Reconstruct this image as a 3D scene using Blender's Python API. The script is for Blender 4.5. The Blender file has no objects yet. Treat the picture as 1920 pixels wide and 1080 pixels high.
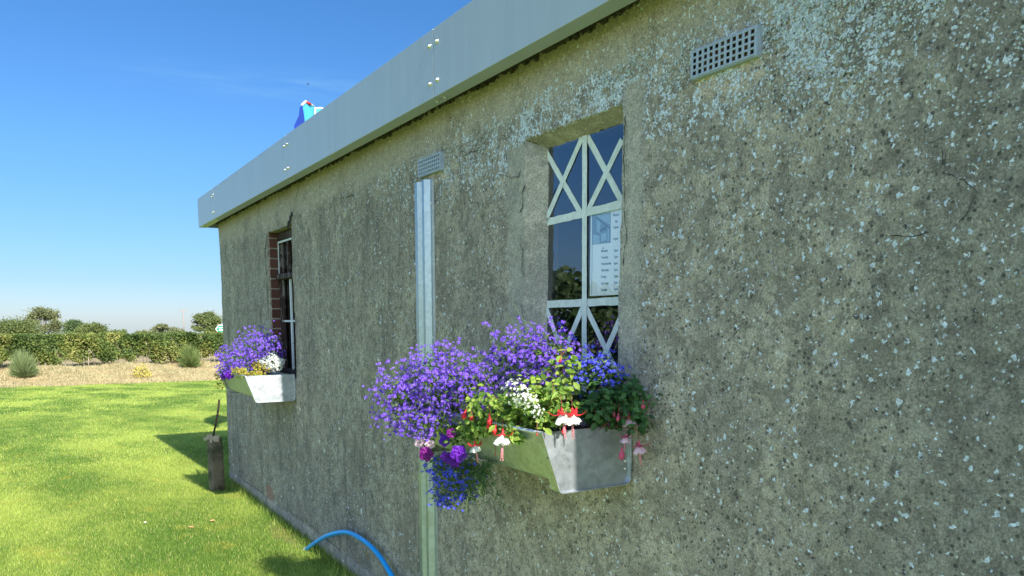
import bpy, math, random
import numpy as np
from mathutils import Vector, Matrix, Euler
R = math.radians
rng = np.random.default_rng(7); random.seed(7)
sc = bpy.context.scene

# ---------------------------------------------------------------- camera, sky, sun, exposure
F, PX, PY, VPX, VPY = 1440., 960., 780., 50., 605.          # focal length and principal point of the 1920 px photograph
CAM = np.array([-1.635, 0, 1.57])
phi = math.atan((PY-VPY)/F); psi = math.atan((PX-VPX)*math.cos(phi)/F)
FW = np.array([math.sin(psi)*math.cos(phi), math.cos(psi)*math.cos(phi), -math.sin(phi)])
RT = np.array([math.cos(psi), -math.sin(psi), 0.]); UP = np.cross(RT, FW)
cd = bpy.data.cameras.new('camera'); cam = bpy.data.objects.new('camera', cd); sc.collection.objects.link(cam)
M3 = Matrix(((RT[0], UP[0], -FW[0]), (RT[1], UP[1], -FW[1]), (RT[2], UP[2], -FW[2])))
cam.matrix_world = Matrix.Translation(CAM.tolist()) @ M3.to_4x4()
cd.sensor_width = 36; cd.lens = 27; cd.shift_y = (PY-540)/1920; cd.clip_start = .05; cd.clip_end = 8000
sc.camera = cam
SUN = np.array([-0.031, -1.7, 1.0]); SUN /= np.linalg.norm(SUN)      # towards the sun
elev = math.asin(SUN[2])
w = bpy.data.worlds.new('World'); sc.world = w; w.use_nodes = True
wt = w.node_tree; bgn = wt.nodes['Background']
sky = wt.nodes.new('ShaderNodeTexSky'); sky.sky_type = 'NISHITA'; sky.sun_disc = False
sky.sun_elevation = elev; sky.sun_rotation = math.atan2(SUN[0], SUN[1]) % (2*math.pi)
sky.air_density = 1.0; sky.dust_density = 0.25; sky.ozone_density = 2.6; sky.altitude = 50
bgn.inputs[1].default_value = 0.15
sl = bpy.data.lights.new('sun', 'SUN'); so = bpy.data.objects.new('sun', sl); sc.collection.objects.link(so)
sl.energy = 4.2; sl.angle = R(.5); sl.color = (1, .94, .84)
so.rotation_euler = Vector(SUN.tolist()).to_track_quat('Z', 'Y').to_euler()
sc.view_settings.view_transform = 'Standard'; sc.view_settings.look = 'None'
sc.view_settings.exposure = 1.2; sc.view_settings.gamma = 1

def ray(x, y): return FW + RT*(x-PX)/F + UP*(PY-y)/F
def onx(x, y, c=0.): d = ray(x, y); return CAM + (c-CAM[0])/d[0]*d
def ony(x, y, c): d = ray(x, y); return CAM + (c-CAM[1])/d[1]*d
def ond(x, y, D): d = ray(x, y); return CAM + D/math.hypot(d[0], d[1])*d

# ---------------------------------------------------------------- shader helpers
class NB:
    def __init__(s, name):
        s.m = bpy.data.materials.new(name); s.m.use_nodes = True; s.t = s.m.node_tree
        s.bsdf = s.t.nodes['Principled BSDF']; s.out = s.t.nodes['Material Output']; s._o = None
    def node(s, ty, **k):
        n = s.t.nodes.new(ty)
        for a, v in k.items(): setattr(n, a, v)
        return n
    def put(s, sock, v):
        if isinstance(v, bpy.types.NodeSocket): s.t.links.new(v, sock)
        elif v is not None:
            if sock.type == 'RGBA' and len(v) == 3: v = (*v, 1)
            sock.default_value = v
    def obj(s):
        if s._o is None: s._o = s.node('ShaderNodeTexCoord').outputs['Object']
        return s._o
    def map(s, v=None, scale=(1, 1, 1), loc=(0, 0, 0), rot=(0, 0, 0)):
        n = s.node('ShaderNodeMapping'); s.put(n.inputs[0], v or s.obj())
        n.inputs['Scale'].default_value = scale; n.inputs['Location'].default_value = loc; n.inputs['Rotation'].default_value = rot
        return n.outputs[0]
    def xyz(s, v=None):
        n = s.node('ShaderNodeSeparateXYZ'); s.put(n.inputs[0], v or s.obj()); return n.outputs
    def noise(s, scale, detail=4, rough=.6, v=None, out=0, dist=0.):
        n = s.node('ShaderNodeTexNoise'); s.put(n.inputs['Vector'], v or s.obj())
        n.inputs['Scale'].default_value = scale; n.inputs['Detail'].default_value = detail
        n.inputs['Roughness'].default_value = rough; n.inputs['Distortion'].default_value = dist
        return n.outputs[out]
    def vor(s, scale, v=None, feature='F1', out='Distance', rnd=1.):
        n = s.node('ShaderNodeTexVoronoi', feature=feature); s.put(n.inputs['Vector'], v or s.obj())
        n.inputs['Scale'].default_value = scale; n.inputs['Randomness'].default_value = rnd
        return n.outputs[out]

    def math(s, op, a, b=None, c=None, clamp=False):
        n = s.node('ShaderNodeMath', operation=op, use_clamp=clamp)
        s.put(n.inputs[0], a)
        if b is not None: s.put(n.inputs[1], b)
        if c is not None: s.put(n.inputs[2], c)
        return n.outputs[0]
    def mul(s, a, b): return s.math('MULTIPLY', a, b)
    def add(s, a, b): return s.math('ADD', a, b)
    def sub(s, a, b): return s.math('SUBTRACT', a, b)
    def mx(s, a, b): return s.math('MAXIMUM', a, b)
    def inv(s, a): return s.math('SUBTRACT', 1., a)
    def ss(s, v, a, b, lo=0., hi=1.):
        n = s.node('ShaderNodeMapRange', interpolation_type='SMOOTHSTEP'); n.clamp = True
        s.put(n.inputs[0], v)
        if a <= b:
            n.inputs[1].default_value = a; n.inputs[2].default_value = b; n.inputs[3].default_value = lo; n.inputs[4].default_value = hi
        else:
            n.inputs[1].default_value = b; n.inputs[2].default_value = a; n.inputs[3].default_value = hi; n.inputs[4].default_value = lo
        return n.outputs[0]
    def mix(s, f, a, b, mode='MIX'):
        n = s.node('ShaderNodeMix', data_type='RGBA', blend_type=mode)
        s.put(n.inputs[0], f); s.put(n.inputs[6], a); s.put(n.inputs[7], b); return n.outputs[2]
    def isl(s): return s.node('ShaderNodeNewGeometry').outputs['Random Per Island']
    def ramp(s, v, stops):
        n = s.node('ShaderNodeValToRGB'); s.put(n.inputs[0], v); e = n.color_ramp.elements
        while len(e) < len(stops): e.new(.5)
        for q, (p, c) in zip(e, stops): q.position = p; q.color = (*c, 1)
        return n.outputs[0]
    def bump(s, h, strength, dist, prev=None):
        n = s.node('ShaderNodeBump'); s.put(n.inputs['Height'], h)
        n.inputs['Strength'].default_value = strength; n.inputs['Distance'].default_value = dist
        if prev is not None: s.put(n.inputs['Normal'], prev)
        return n.outputs[0]
    def ellipse(s, y, z, cy, cz, ry, rz):       # 0 at the centre, 1 on the rim
        a = s.math('POWER', s.math('ABSOLUTE', s.mul(s.sub(y, cy), 1/ry)), 2.); b = s.math('POWER', s.math('ABSOLUTE', s.mul(s.sub(z, cz), 1/rz)), 2.)
        return s.math('SQRT', s.add(a, b))
    def fin(s, col=None, rough=.8, metal=0., spec=.3, normal=None):
        s.put(s.bsdf.inputs['Base Color'], col); s.put(s.bsdf.inputs['Roughness'], rough); s.put(s.bsdf.inputs['Metallic'], metal)
        s.put(s.bsdf.inputs['Specular IOR Level'], spec)
        if normal is not None: s.put(s.bsdf.inputs['Normal'], normal)
        return s.m
    def leafy(s, col, trans=.35, rough=.5, tcol=None):       # leaf or petal: diffuse and gloss with light passing through
        s.put(s.bsdf.inputs['Base Color'], col); s.put(s.bsdf.inputs['Roughness'], rough); s.put(s.bsdf.inputs['Specular IOR Level'], .3)
        t = s.node('ShaderNodeBsdfTranslucent'); s.put(t.inputs[0], tcol or col)
        mx = s.node('ShaderNodeMixShader'); mx.inputs[0].default_value = trans
        s.t.links.new(s.bsdf.outputs[0], mx.inputs[1]); s.t.links.new(t.outputs[0], mx.inputs[2]); s.t.links.new(mx.outputs[0], s.out.inputs[0])
        return s.m


def plain(name, col, rough=.7, metal=0., spec=.3, var=.15, scale=30., bump=0.):
    b = NB(name); n = b.noise(scale, 5)
    c = b.mix(n, tuple(x*(1-var) for x in col), tuple(min(1, x*(1+var)) for x in col))
    return b.fin(c, rough, metal, spec, b.bump(n, bump, .005) if bump else None)
def leafmat(name, cols, trans=.35, rough=.5, noise_scale=None, k=.6):
    b = NB(name); r = b.isl()
    if noise_scale:
        r = b.add(b.mul(r, 1-k), b.mul(b.ss(b.noise(noise_scale, 3), .3, .7), k))
    st = [(i/(len(cols)-1), c) for i, c in enumerate(cols)]
    return b.leafy(b.ramp(r, st), trans, rough)

# ---------------------------------------------------------------- mesh helpers
class MB:
    def __init__(s): s.v = []; s.f = []; s.mi = []; s.n = 0; s.sm = []
    def raw(s, v, f, mi=0, smooth=False):
        v = np.asarray(v, float).reshape(-1, 3)
        s.v.append(v); s.f += [tuple(i+s.n for i in q) for q in f]; s.mi += [mi]*len(f); s.sm += [smooth]*len(f); s.n += len(v)
    def box(s, lo, hi, mi=0):
        x0, y0, z0 = lo; x1, y1, z1 = hi
        s.raw([(x0,y0,z0),(x1,y0,z0),(x1,y1,z0),(x0,y1,z0),(x0,y0,z1),(x1,y0,z1),(x1,y1,z1),(x0,y1,z1)],
              [(0,3,2,1),(4,5,6,7),(0,1,5,4),(1,2,6,5),(2,3,7,6),(3,0,4,7)], mi)
    def bbox(s, lo, hi, b=.004, mi=0):       # box with chamfered edges
        lo = np.array(lo, float); hi = np.array(hi, float); c = (lo+hi)/2; h = (hi-lo)/2; b = min(b, h.min()*.45)
        vs = []; idx = {}
        for sx in (-1, 1):
            for sy in (-1, 1):
                for sz in (-1, 1):
                    sg = np.array([sx, sy, sz])
                    for a in range(3):
                        d = h.copy()
                        for q in range(3):
                            if q != a: d[q] -= b
                        idx[(sx, sy, sz, a)] = len(vs); vs.append(c+sg*d)
        f = []
        def I(x, y, z, a): return idx[(x, y, z, a)]
        for a in range(3):
            o = [q for q in range(3) if q != a]
            for sg in (-1, 1):
                q = []
                for u, w_ in ((-1, -1), (1, -1), (1, 1), (-1, 1)):
                    k = [0, 0, 0]; k[a] = sg; k[o[0]] = u; k[o[1]] = w_; q.append(I(*k, a))
                if (sg > 0) == (a == 1): q.reverse()
                f.append(tuple(q))
        for a in range(3):                      # edges running along axis a
            o = [q for q in range(3) if q != a]
            for u in (-1, 1):
                for w_ in (-1, 1):
                    k0 = [0]*3; k1 = [0]*3; k0[a] = -1; k1[a] = 1
                    for k in (k0, k1): k[o[0]] = u; k[o[1]] = w_
                    f.append((I(*k0, o[0]), I(*k1, o[0]), I(*k1, o[1]), I(*k0, o[1])))
        for sx in (-1, 1):
            for sy in (-1, 1):
                for sz in (-1, 1): f.append((I(sx,sy,sz,0), I(sx,sy,sz,1), I(sx,sy,sz,2)))
        s.raw(vs, f, mi)
    def tube(s, pts, r, n=8, mi=0, cap=True, smooth=True):
        pts = [np.array(p, float) for p in pts]; m = len(pts)
        rs = [r]*m if np.isscalar(r) else list(r); V = []
        prev = None
        for i, p in enumerate(pts):
            t = pts[min(i+1, m-1)]-pts[max(i-1, 0)]; t /= np.linalg.norm(t)+1e-12
            if prev is None:
                a = np.array([0, 0, 1.]) if abs(t[2]) < .9 else np.array([1., 0, 0])
            else: a = prev
            u = a-t*(a@t); u /= np.linalg.norm(u)+1e-12; prev = u; w_ = np.cross(t, u)
            for k in range(n):
                q = 2*math.pi*k/n; V.append(p+rs[i]*(u*math.cos(q)+w_*math.sin(q)))
        f = [(i*n+k, i*n+(k+1) % n, (i+1)*n+(k+1) % n, (i+1)*n+k) for i in range(m-1) for k in range(n)]
        if cap: f += [tuple(range(n))[::-1], tuple((m-1)*n+k for k in range(n))]
        s.raw(V, f, mi, smooth)
    def lathe(s, prof, base, axis=(0, 0, 1), n=12, mi=0):
        ax = np.array(axis, float); ax /= np.linalg.norm(ax); base = np.array(base, float)
        s.tube([base+ax*h for _, h in prof], [max(r, 1e-4) for r, _ in prof], n, mi)
    def build(s, name, mats, parent=None, loc=(0, 0, 0)):
        v = np.concatenate(s.v) if s.v else np.zeros((0, 3))
        me = bpy.data.meshes.new(name); me.from_pydata((v-np.array(loc)).tolist(), [], s.f)
        for m_ in (mats if isinstance(mats, (list, tuple)) else [mats]): me.materials.append(m_)
        if any(s.mi): me.polygons.foreach_set('material_index', s.mi)
        me.polygons.foreach_set('use_smooth', s.sm)
        o = bpy.data.objects.new(name, me); sc.collection.objects.link(o)
        if parent is not None: o.parent = parent
        else: o.location = loc
        return o
def P(mb, name, mats, root):                       # a part of root: world-space vertices brought into root's frame
    l = np.array(root.location)
    if root.parent is not None: l = l + np.array(root.parent.location)
    return mb.build(name, mats, root, l)
def thing(name, label, cat, loc=(0, 0, 0), group=None):
    o = bpy.data.objects.new(name, None); sc.collection.objects.link(o); o.location = [float(q) for q in loc]
    o.empty_display_size = .1; tag(o, label, cat, group); return o
def tag(o, label=None, cat=None, group=None, kind=None):
    if label: o['label'] = label
    if cat: o['category'] = cat
    if group: o['group'] = group
    if kind: o['kind'] = kind
    return o

def rotm(z, twist=None):
    """rotation matrices whose local +Z follows the rows of z, with a random twist"""
    z = z/np.linalg.norm(z, axis=1, keepdims=True); n = len(z)
    a = np.where(np.abs(z[:, 2:3]) < .9, np.array([[0, 0, 1.]]), np.array([[1., 0, 0]]))
    x = np.cross(a, z); x /= np.linalg.norm(x, axis=1, keepdims=True); y = np.cross(z, x)
    t = rng.uniform(0, 2*math.pi, n) if twist is None else twist
    c, s_ = np.cos(t)[:, None], np.sin(t)[:, None]
    X = x*c+y*s_; Y = -x*s_+y*c
    return np.stack([X, Y, z], axis=2)
def scatter(mb, tv, tf, pos, rot, scale, mi=0):
    """many copies of a small template (leaf, petal cluster, blade) in one mesh"""
    tv = np.asarray(tv, float); n = len(pos); k = len(tv)
    sc_ = np.asarray(scale, float).reshape(n, 1, -1)
    V = np.einsum('nij,nkj->nki', rot, tv[None]*sc_)+pos[:, None, :]
    mis = mi if isinstance(mi, (list, tuple)) else [mi]*len(tf)
    base = mb.n; mb.v.append(V.reshape(-1, 3)); mb.n += n*k
    for i in range(n):
        o = base+i*k
        for q in tf: mb.f.append(tuple(j+o for j in q))
    mb.mi += list(mis)*n; mb.sm += [False]*(len(tf)*n)
def unit(n):
    v = rng.normal(size=(n, 3)); return v/np.linalg.norm(v, axis=1, keepdims=True)

LEAF_V = [(0,0,0),(.22,.28,.05),(.24,.6,.04),(0,1,-.06),(-.24,.6,.04),(-.22,.28,.05),(0,.3,-.01),(0,.62,-.02)]
LEAF_F = [(0,1,6),(1,2,7,6),(2,3,7),(3,4,7),(4,5,6,7),(5,0,6)]
CARD_V = [(-.5,-.35,0),(.1,-.5,.08),(.5,.1,0),(.05,.5,.06),(-.45,.3,.02)]; CARD_F = [(0,1,2,3,4)]

# ---------------------------------------------------------------- materials
def wall_material():
    b = NB('rendered_concrete'); o = b.obj(); X, Y, Z = b.xyz()
    big = b.noise(1.1, 4, .6); mid = b.noise(5, 5, .65); fine = b.noise(38, 6, .75); grit = b.noise(170, 4, .75); nn = b.noise(60, 4, .7)
    streak = b.noise(1., 5, .65, b.map(scale=(1, 9, 1.1))); m45 = b.noise(26, 9, .78, dist=.3); m18 = b.noise(11, 8, .72, dist=.5)
    streak2 = b.noise(1., 4, .7, b.map(scale=(1, 60, 12)))
    base = b.mix(b.ss(mid, .35, .68), (.30, .282, .212), (.43, .402, .298))
    base = b.mix(b.mul(b.ss(big, .44, .66), .45), base, (.235, .225, .185))                 # broad grey staining
    farstain = b.mul(b.ss(streak, .48, .70), b.ss(Y, 2.3, 3.3))
    base = b.mix(b.mul(farstain, .6), base, (.125, .12, .105))
    base = b.mix(b.mul(b.ss(b.add(Y, b.mul(b.sub(big, .5), .6)), 1.35, .6), .62), base, (.145, .155, .135))  # near end darkened and greened: its shade is put into the colour
    band = b.mul(b.ss(b.add(b.add(Z, b.mul(Y, .008)), b.mul(b.sub(mid, .5), .25)), 2.31, 2.42), b.ss(b.noise(3, 3), .25, .5))
    base = b.mix(b.mul(band, .8), base, (.385, .365, .29))
    jit = b.mul(b.sub(b.noise(14, 4), .5), .8)
    for cy, cz, ry, rz in ((1.52, 2.228, .15, .045), (3.3, 2.235, .15, .035)):
        base = b.mix(b.mul(b.ss(b.add(b.ellipse(Y, Z, cy, cz, ry, rz), jit), 1.3, .7), .8), base, (.52, .45, .31))
    def box(y0, y1, z0, z1, e=.012):
        jy = b.add(Y, b.mul(b.sub(b.noise(9, 3), .5), .05)); jz = Z
        return b.mul(b.mul(b.ss(jy, y0-e, y0+e), b.ss(jy, y1+e, y1-e)), b.mul(b.ss(jz, z0-e, z0+e), b.ss(jz, z1+e, z1-e)))
    rep = b.mx(box(1.85, 1.95, 1.15, 2.31), box(2.5, 2.63, 1.2, 2.24))
    rep = b.mx(rep, b.ss(X, .004, .012))
    base = b.mix(b.mul(rep, .85), base, b.mix(b.ss(b.noise(7, 5), .35, .65), (.27, .275, .225), (.40, .39, .31)))
    # dark mottling and lichen
    near = b.ss(Y, 2.6, .8); low = b.ss(Z, 2.3, 1.0)
    keepc = b.mul(b.inv(b.mul(band, .75)), b.inv(b.mul(rep, .8)))
    mot = b.mx(b.mul(b.ss(m45, .50, .58), .66), b.mul(b.ss(b.noise(75, 5, .8), .56, .62), .6)); soft = b.mx(b.mul(b.ss(m18, .49, .60), .58), b.mul(b.ss(b.noise(2.6, 6, .75, b.map(scale=(1, 1.3, .7), loc=(1, 8, 3))), .50, .66), b.add(.22, b.mul(b.ss(Y, 1.8, 3.2), .42))))
    sc_ = lambda scale, loc, rmax, cut, edge: (lambda vd, vc: b.mul(b.ss(vc[1], cut, cut+.04), b.ss(b.sub(b.add(vd, b.mul(b.sub(nn, .5), .75)), b.add(b.mul(vc[0], rmax), .02)), edge, -edge)))(b.vor(scale, b.map(loc=loc)), b.xyz(b.vor(scale, b.map(loc=loc), out='Color')))
    s1 = b.mul(sc_(38, (2, 3, 4), .26, .52, .05), b.add(.30, b.mul(b.add(near, low), .33))); s2 = b.mul(sc_(13, (5, 1, 7), .20, .74, .09), .38)
    clus = b.add(.3, b.mul(b.ss(b.noise(3., 4, .7, b.map(loc=(2, 7, 1))), .42, .6), .7)); s1 = b.mul(s1, clus)
    s3 = b.mul(sc_(80, (9, 2, 1), .34, .50, .06), .8)
    clump = b.mul(b.mul(b.ss(b.noise(70, 4, .7), .52, .60), b.ss(b.noise(7, 3, .6, b.map(scale=(1, 1.6, .8), loc=(4, 4, 4))), .60, .68)), .9)
    base = b.mix(b.mul(b.mx(mot, soft), keepc), base, (.125, .118, .095))
    base = b.mix(b.mul(b.mx(b.mx(s1, s2), b.mx(s3, clump)), keepc), base, (.055, .058, .052))
    # pale crusty lichen
    pale = b.mul(sc_(12, (3, 1, 2), .13, .72, .02), b.mul(b.ss(Z, 2.1, 1.3), b.add(.4, b.mul(b.ss(Y, 2.5, 4), .6))))
    pale2 = b.mul(b.mul(sc_(62, (1, 5, 4), .24, .66, .05), .85), b.add(.25, b.mul(b.ss(b.noise(3.5, 4, .7, b.map(loc=(9, 2, 5))), .45, .6), .75)))
    base = b.mix(b.mul(b.mx(pale, pale2), b.inv(rep)), base, (.60, .63, .56))
    ocr = b.mul(sc_(8, (6, 6, 1), .14, .84, .03), .6)
    base = b.mix(b.mul(ocr, b.ss(Z, 1.4, .8)), base, (.24, .17, .05))
    # remains of bluish white paint in angular chips
    dv = b.node('ShaderNodeVectorMath', operation='ADD'); nc = b.node('ShaderNodeTexNoise'); b.put(nc.inputs[0], o); nc.inputs['Scale'].default_value = 55; nc.inputs['Detail'].default_value = 3
    sm = b.node('ShaderNodeVectorMath', operation='MULTIPLY'); b.t.links.new(nc.outputs['Color'], sm.inputs[0]); sm.inputs[1].default_value = (.022, .022, .022)
    b.t.links.new(o, dv.inputs[0]); b.t.links.new(sm.outputs[0], dv.inputs[1]); dvo = dv.outputs[0]
    line = b.add(Z, b.mul(b.sub(Y, 1.5), .012))
    up_ = b.mul(b.ss(line, 2.06, 2.30), b.ss(b.add(line, b.mul(b.sub(b.noise(6, 4), .5), .14)), 2.42, 2.35))
    nearup = b.mul(b.mul(b.ss(line, 1.98, 2.28), .75), b.ss(Y, 1.55, 1.25))
    ycov = b.ss(b.add(Y, b.mul(b.sub(big, .5), 2.0)), 4.6, 1.6)
    cov = b.mul(b.mx(up_, b.mul(nearup, .9)), ycov)
    patch = b.ss(b.noise(4.5, 6, .72, b.map(scale=(1, 1, .8))), .44, .60); patch2 = b.ss(b.noise(24, 5, .75), .42, .56)
    p = b.add(b.mul(b.mul(cov, b.add(.18, b.mul(patch, .95))), b.add(.08, b.mul(patch2, .80))), b.add(.012, b.mul(b.mul(b.ss(line, .9, 2.2), b.ss(Y, 3.2, 1.2)), b.mul(patch2, .045))))
    c1 = b.xyz(b.vor(105, dvo, out='Color'))[0]; c2 = b.xyz(b.vor(190, dvo, out='Color'))[1]
    chip = b.mx(b.math('LESS_THAN', c1, p), b.math('LESS_THAN', c2, b.mul(p, .7)))
    chip = b.mul(b.mul(chip, b.inv(rep)), b.ss(Z, .1, .2))
    base = b.mix(b.mul(chip, .92), base, b.mix(grit, (.42, .50, .53), (.64, .74, .77)))
    rim = b.mul(b.ss(b.vor(105, dvo, feature='DISTANCE_TO_EDGE'), .12, .03), b.mul(p, .9))
    base = b.mix(b.mul(rim, .45), base, (.10, .095, .08))  # shadow along the chip edges, painted into the colour
    foot = b.mul(b.ss(Z, .10, .085), b.ss(b.noise(12, 4), .35, .6))
    base = b.mix(b.mul(foot, .35), base, (.42, .40, .37))
    bp = b.ss(b.add(b.ellipse(Y, Z, 6.42, .16, .13, .07), b.mul(jit, .6)), 1.0, .8)
    base = b.mix(b.mul(bp, .8), base, b.mix(fine, (.24, .13, .09), (.36, .23, .17)))
    rust = b.mul(b.ss(b.add(b.ellipse(Y, Z, 7.0, .72, .035, .22), jit), 1.1, .4), .4)
    base = b.mix(rust, base, (.26, .17, .06))
    base = b.mix(.62, base, b.mix(b.ss(grit, .34, .66), (.45, .45, .45), (1.5, 1.5, 1.5)), 'MULTIPLY')
    base = b.mix(.6, base, b.mix(b.ss(fine, .3, .7), (.70, .70, .72), (1.25, 1.25, 1.22)), 'MULTIPLY')
    base = b.mix(b.mul(b.ss(streak2, .60, .72), b.mul(b.ss(Y, 2, 3.5), .6)), base, (.06, .06, .055))
    base = b.mix(b.mul(b.ss(b.noise(1., 4, .7, b.map(scale=(1, 55, 12), loc=(2, 5, 9))), .64, .74), b.mul(b.ss(Y, 2, 3.5), .5)), base, (.62, .64, .58))
    base = b.mix(1., base, b.mix(b.ss(Y, 2.2, 4.2), (1.38, 1.28, 1.34), (1.20, 1.14, 1.17)), 'MULTIPLY')
    h = b.add(b.add(b.mul(fine, .8), b.mul(grit, .5)), b.add(b.mul(chip, .30), b.mul(m45, .6)))
    nrm = b.bump(h, .9, .007, b.bump(mid, .6, .02))
    return b.fin(base, .92, 0, .15, nrm)

def mat_metal(name, col, rough, var=.25, scale=8., metal=1., spangle=True):
    b = NB(name); n = b.noise(scale, 5, .7); v = b.vor(60, out='Color')
    f = b.add(b.mul(n, .7), b.mul(b.xyz(v)[0], .3)) if spangle else n
    c = b.mix(f, tuple(x*(1-var) for x in col), tuple(min(1, x*(1+var)) for x in col))
    scr = b.ss(b.noise(1., 4, .8, b.map(scale=(40, 6, 14), rot=(.4, .3, .2))), .68, .74)
    c = b.mix(b.mul(scr, .35), c, (.75, .77, .78))
    r = b.add(b.mul(n, .25), rough-.1)
    return b.fin(c, r, metal, .4, b.bump(n, .15, .004))

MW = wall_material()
m_crack = plain('crack_shadow', (.03, .028, .024), .95)
m_flake = NB('paint_flake'); m_flake = m_flake.fin(m_flake.mix(m_flake.isl(), (.36, .42, .43), (.62, .68, .68)), .7, 0, .3)
m_fascia = NB('grey_coated_panel'); _n = m_fascia.noise(1.3, 4); _n = m_fascia.add(m_fascia.mul(_n, .6), m_fascia.mul(m_fascia.ss(m_fascia.noise(1., 5, .7, m_fascia.map(scale=(3, 16, 1.2))), .35, .7), .5))
m_fascia = m_fascia.fin(m_fascia.mix(_n, (.39, .435, .475), (.45, .495, .535)), .36, .12, .5)
m_bolt = mat_metal('bolt_metal', (.85, .82, .76), .28, spangle=False)
m_galv = mat_metal('galvanised_steel', (.52, .55, .57), .42, metal=.75)
m_trough = mat_metal('weathered_zinc', (.50, .54, .58), .43, .42, 14, metal=.92)
m_chan = mat_metal('zinc_channel', (.40, .455, .49), .34, .3, 20, metal=.7)
m_soil = plain('potting_soil', (.03, .022, .015), .95, scale=80, bump=.8)
m_brick = NB('red_brick')
_b = m_brick; _n = _b.noise(25, 5, .7); _r = _b.isl()
m_brick = _b.fin(_b.mix(_b.mul(_b.ss(_n, .4, .7), .5), _b.mix(_r, (.075, .030, .022), (.13, .052, .038)), (.06, .045, .038)), .9, 0, .2, _b.bump(_n, .6, .005))
m_mortar = plain('old_mortar', (.24, .22, .18), .95, scale=60, bump=.6)
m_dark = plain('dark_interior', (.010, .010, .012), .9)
m_frame = NB('peeling_brown_frame')
_b = m_frame; _p = _b.ss(_b.noise(9, 6, .75, _b.map(scale=(1, 1, .35))), .52, .56)
m_frame = _b.fin(_b.mix(_b.mul(_p, .55), (.035, .018, .014), (.30, .27, .25)), .7, 0, .3, _b.bump(_p, .4, .002))
m_white = NB('flaking_white_paint')
_b = m_white; _p = _b.ss(_b.noise(16, 6, .75), .60, .64)
m_white = _b.fin(_b.mix(_p, (.62, .66, .66), (.10, .07, .06)), .6, 0, .35, _b.bump(_p, .4, .002))
m_tape = NB('aged_white_tape')
_b = m_tape; _n = _b.noise(30, 6, .75)
m_tape = _b.fin(_b.mix(_b.ss(_n, .3, .75), (.62, .66, .62), (.84, .87, .83)), .65, 0, .3, _b.bump(_n, .3, .001))
def glass_mat(name, ior, tint=(1, 1, 1)):
    b = NB(name); t = b.t; fr = b.node('ShaderNodeFresnel'); fr.inputs[0].default_value = ior
    tr = b.node('ShaderNodeBsdfTransparent'); b.put(tr.inputs[0], tint)
    gl = b.node('ShaderNodeBsdfGlossy'); gl.inputs['Roughness'].default_value = .012; b.put(gl.inputs['Color'], (.95, .97, 1))
    n = b.bump(b.noise(3.5, 2), .05, .01); b.put(gl.inputs['Normal'], n)
    bf = b.node('ShaderNodeNewGeometry').outputs['Backfacing']
    mx = b.node('ShaderNodeMixShader'); t.links.new(b.mul(fr.outputs[0], b.inv(bf)), mx.inputs[0]); t.links.new(tr.outputs[0], mx.inputs[1]); t.links.new(gl.outputs[0], mx.inputs[2])
    t.links.new(mx.outputs[0], b.out.inputs[0]); return b.m if hasattr(b, 'm') else None
m_glass = glass_mat('window_glass', 2.35)
m_oldglass = glass_mat('old_glass', 1.5, (.6, .6, .6))
m_hose = NB('blue_hose_plastic'); m_hose = m_hose.fin((.004, .33, .80), .35, 0, .5)
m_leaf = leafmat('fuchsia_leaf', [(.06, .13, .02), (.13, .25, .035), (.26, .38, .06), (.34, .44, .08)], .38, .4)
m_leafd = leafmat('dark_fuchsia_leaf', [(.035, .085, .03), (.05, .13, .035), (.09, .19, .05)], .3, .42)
m_lobl = leafmat('lobelia_leaf', [(.045, .09, .02), (.09, .17, .03), (.20, .27, .06)], .35, .5)
m_golden = leafmat('golden_leaf', [(.30, .34, .03), (.45, .46, .05), (.40, .22, .07), (.16, .25, .04)], .4, .5)
m_stemr = plain('red_stem', (.22, .06, .05), .6)
m_stemg = plain('green_stem', (.13, .20, .05), .6)
m_lob = leafmat('lobelia_petal', [(.05, .025, .36), (.085, .028, .44), (.155, .055, .58), (.27, .13, .74), (.20, .075, .64), (.38, .21, .80)], .35, .5, 26, .35)
m_lobb = leafmat('deep_blue_petal', [(.03, .035, .50), (.06, .075, .72), (.12, .15, .85)], .35, .5)
m_eye = plain('white_eye', (.75, .75, .8), .6)
m_wpet = leafmat('white_petal', [(.72, .74, .66), (.85, .86, .80)], .3, .5)
m_pink = leafmat('pale_pink_petal', [(.78, .50, .60), (.86, .68, .74)], .35, .45)
m_red = leafmat('red_sepal', [(.65, .02, .03), (.80, .05, .06)], .25, .35)
m_rose = leafmat('rose_sepal', [(.60, .06, .16), (.72, .14, .24)], .25, .35)
m_purp = leafmat('purple_petal', [(.06, .004, .22), (.12, .012, .38), (.17, .02, .44)], .3, .5)
m_magenta = leafmat('magenta_petal', [(.13, .005, .15), (.24, .015, .24)], .3, .5)
m_stamen = plain('pink_stamen', (.80, .30, .36), .5)

# ---------------------------------------------------------------- terrain
def gz(x, y):
    """height of the ground: level by the wall, falling to the bank, then hedge terrace and fields"""
    x = np.asarray(x, float); y = np.asarray(y, float)
    lawn = -.0375*np.clip(y-7.6, 0, 31)-.012*np.clip(-x-2, 0, 20)*0
    foot, top = 38.3+.10*x*.3, 43.2
    t = np.clip((y-foot)/(top-foot), 0, 1); t = t*t*(3-2*t)
    lump = (.06*np.sin(x*1.7+y*.8)+.05*np.sin(x*.63-y*1.9+1)+.03*np.sin(x*3.9+y*2.3))*np.clip((y-foot)/1.5, 0, 1)*np.clip((60-y)/10, 0, 1)
    z = lawn+t*.52+lump
    z = np.where(y > 50, z-.0*(y-50), z)
    z = z-.0146*np.clip(y-165, 0, 1e9)
    return z
def axis_(pts):                     # graded grid lines
    a = []
    for (p, q, st) in pts: a += list(np.arange(p, q, st))
    return np.array(a+[pts[-1][1]])
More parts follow.
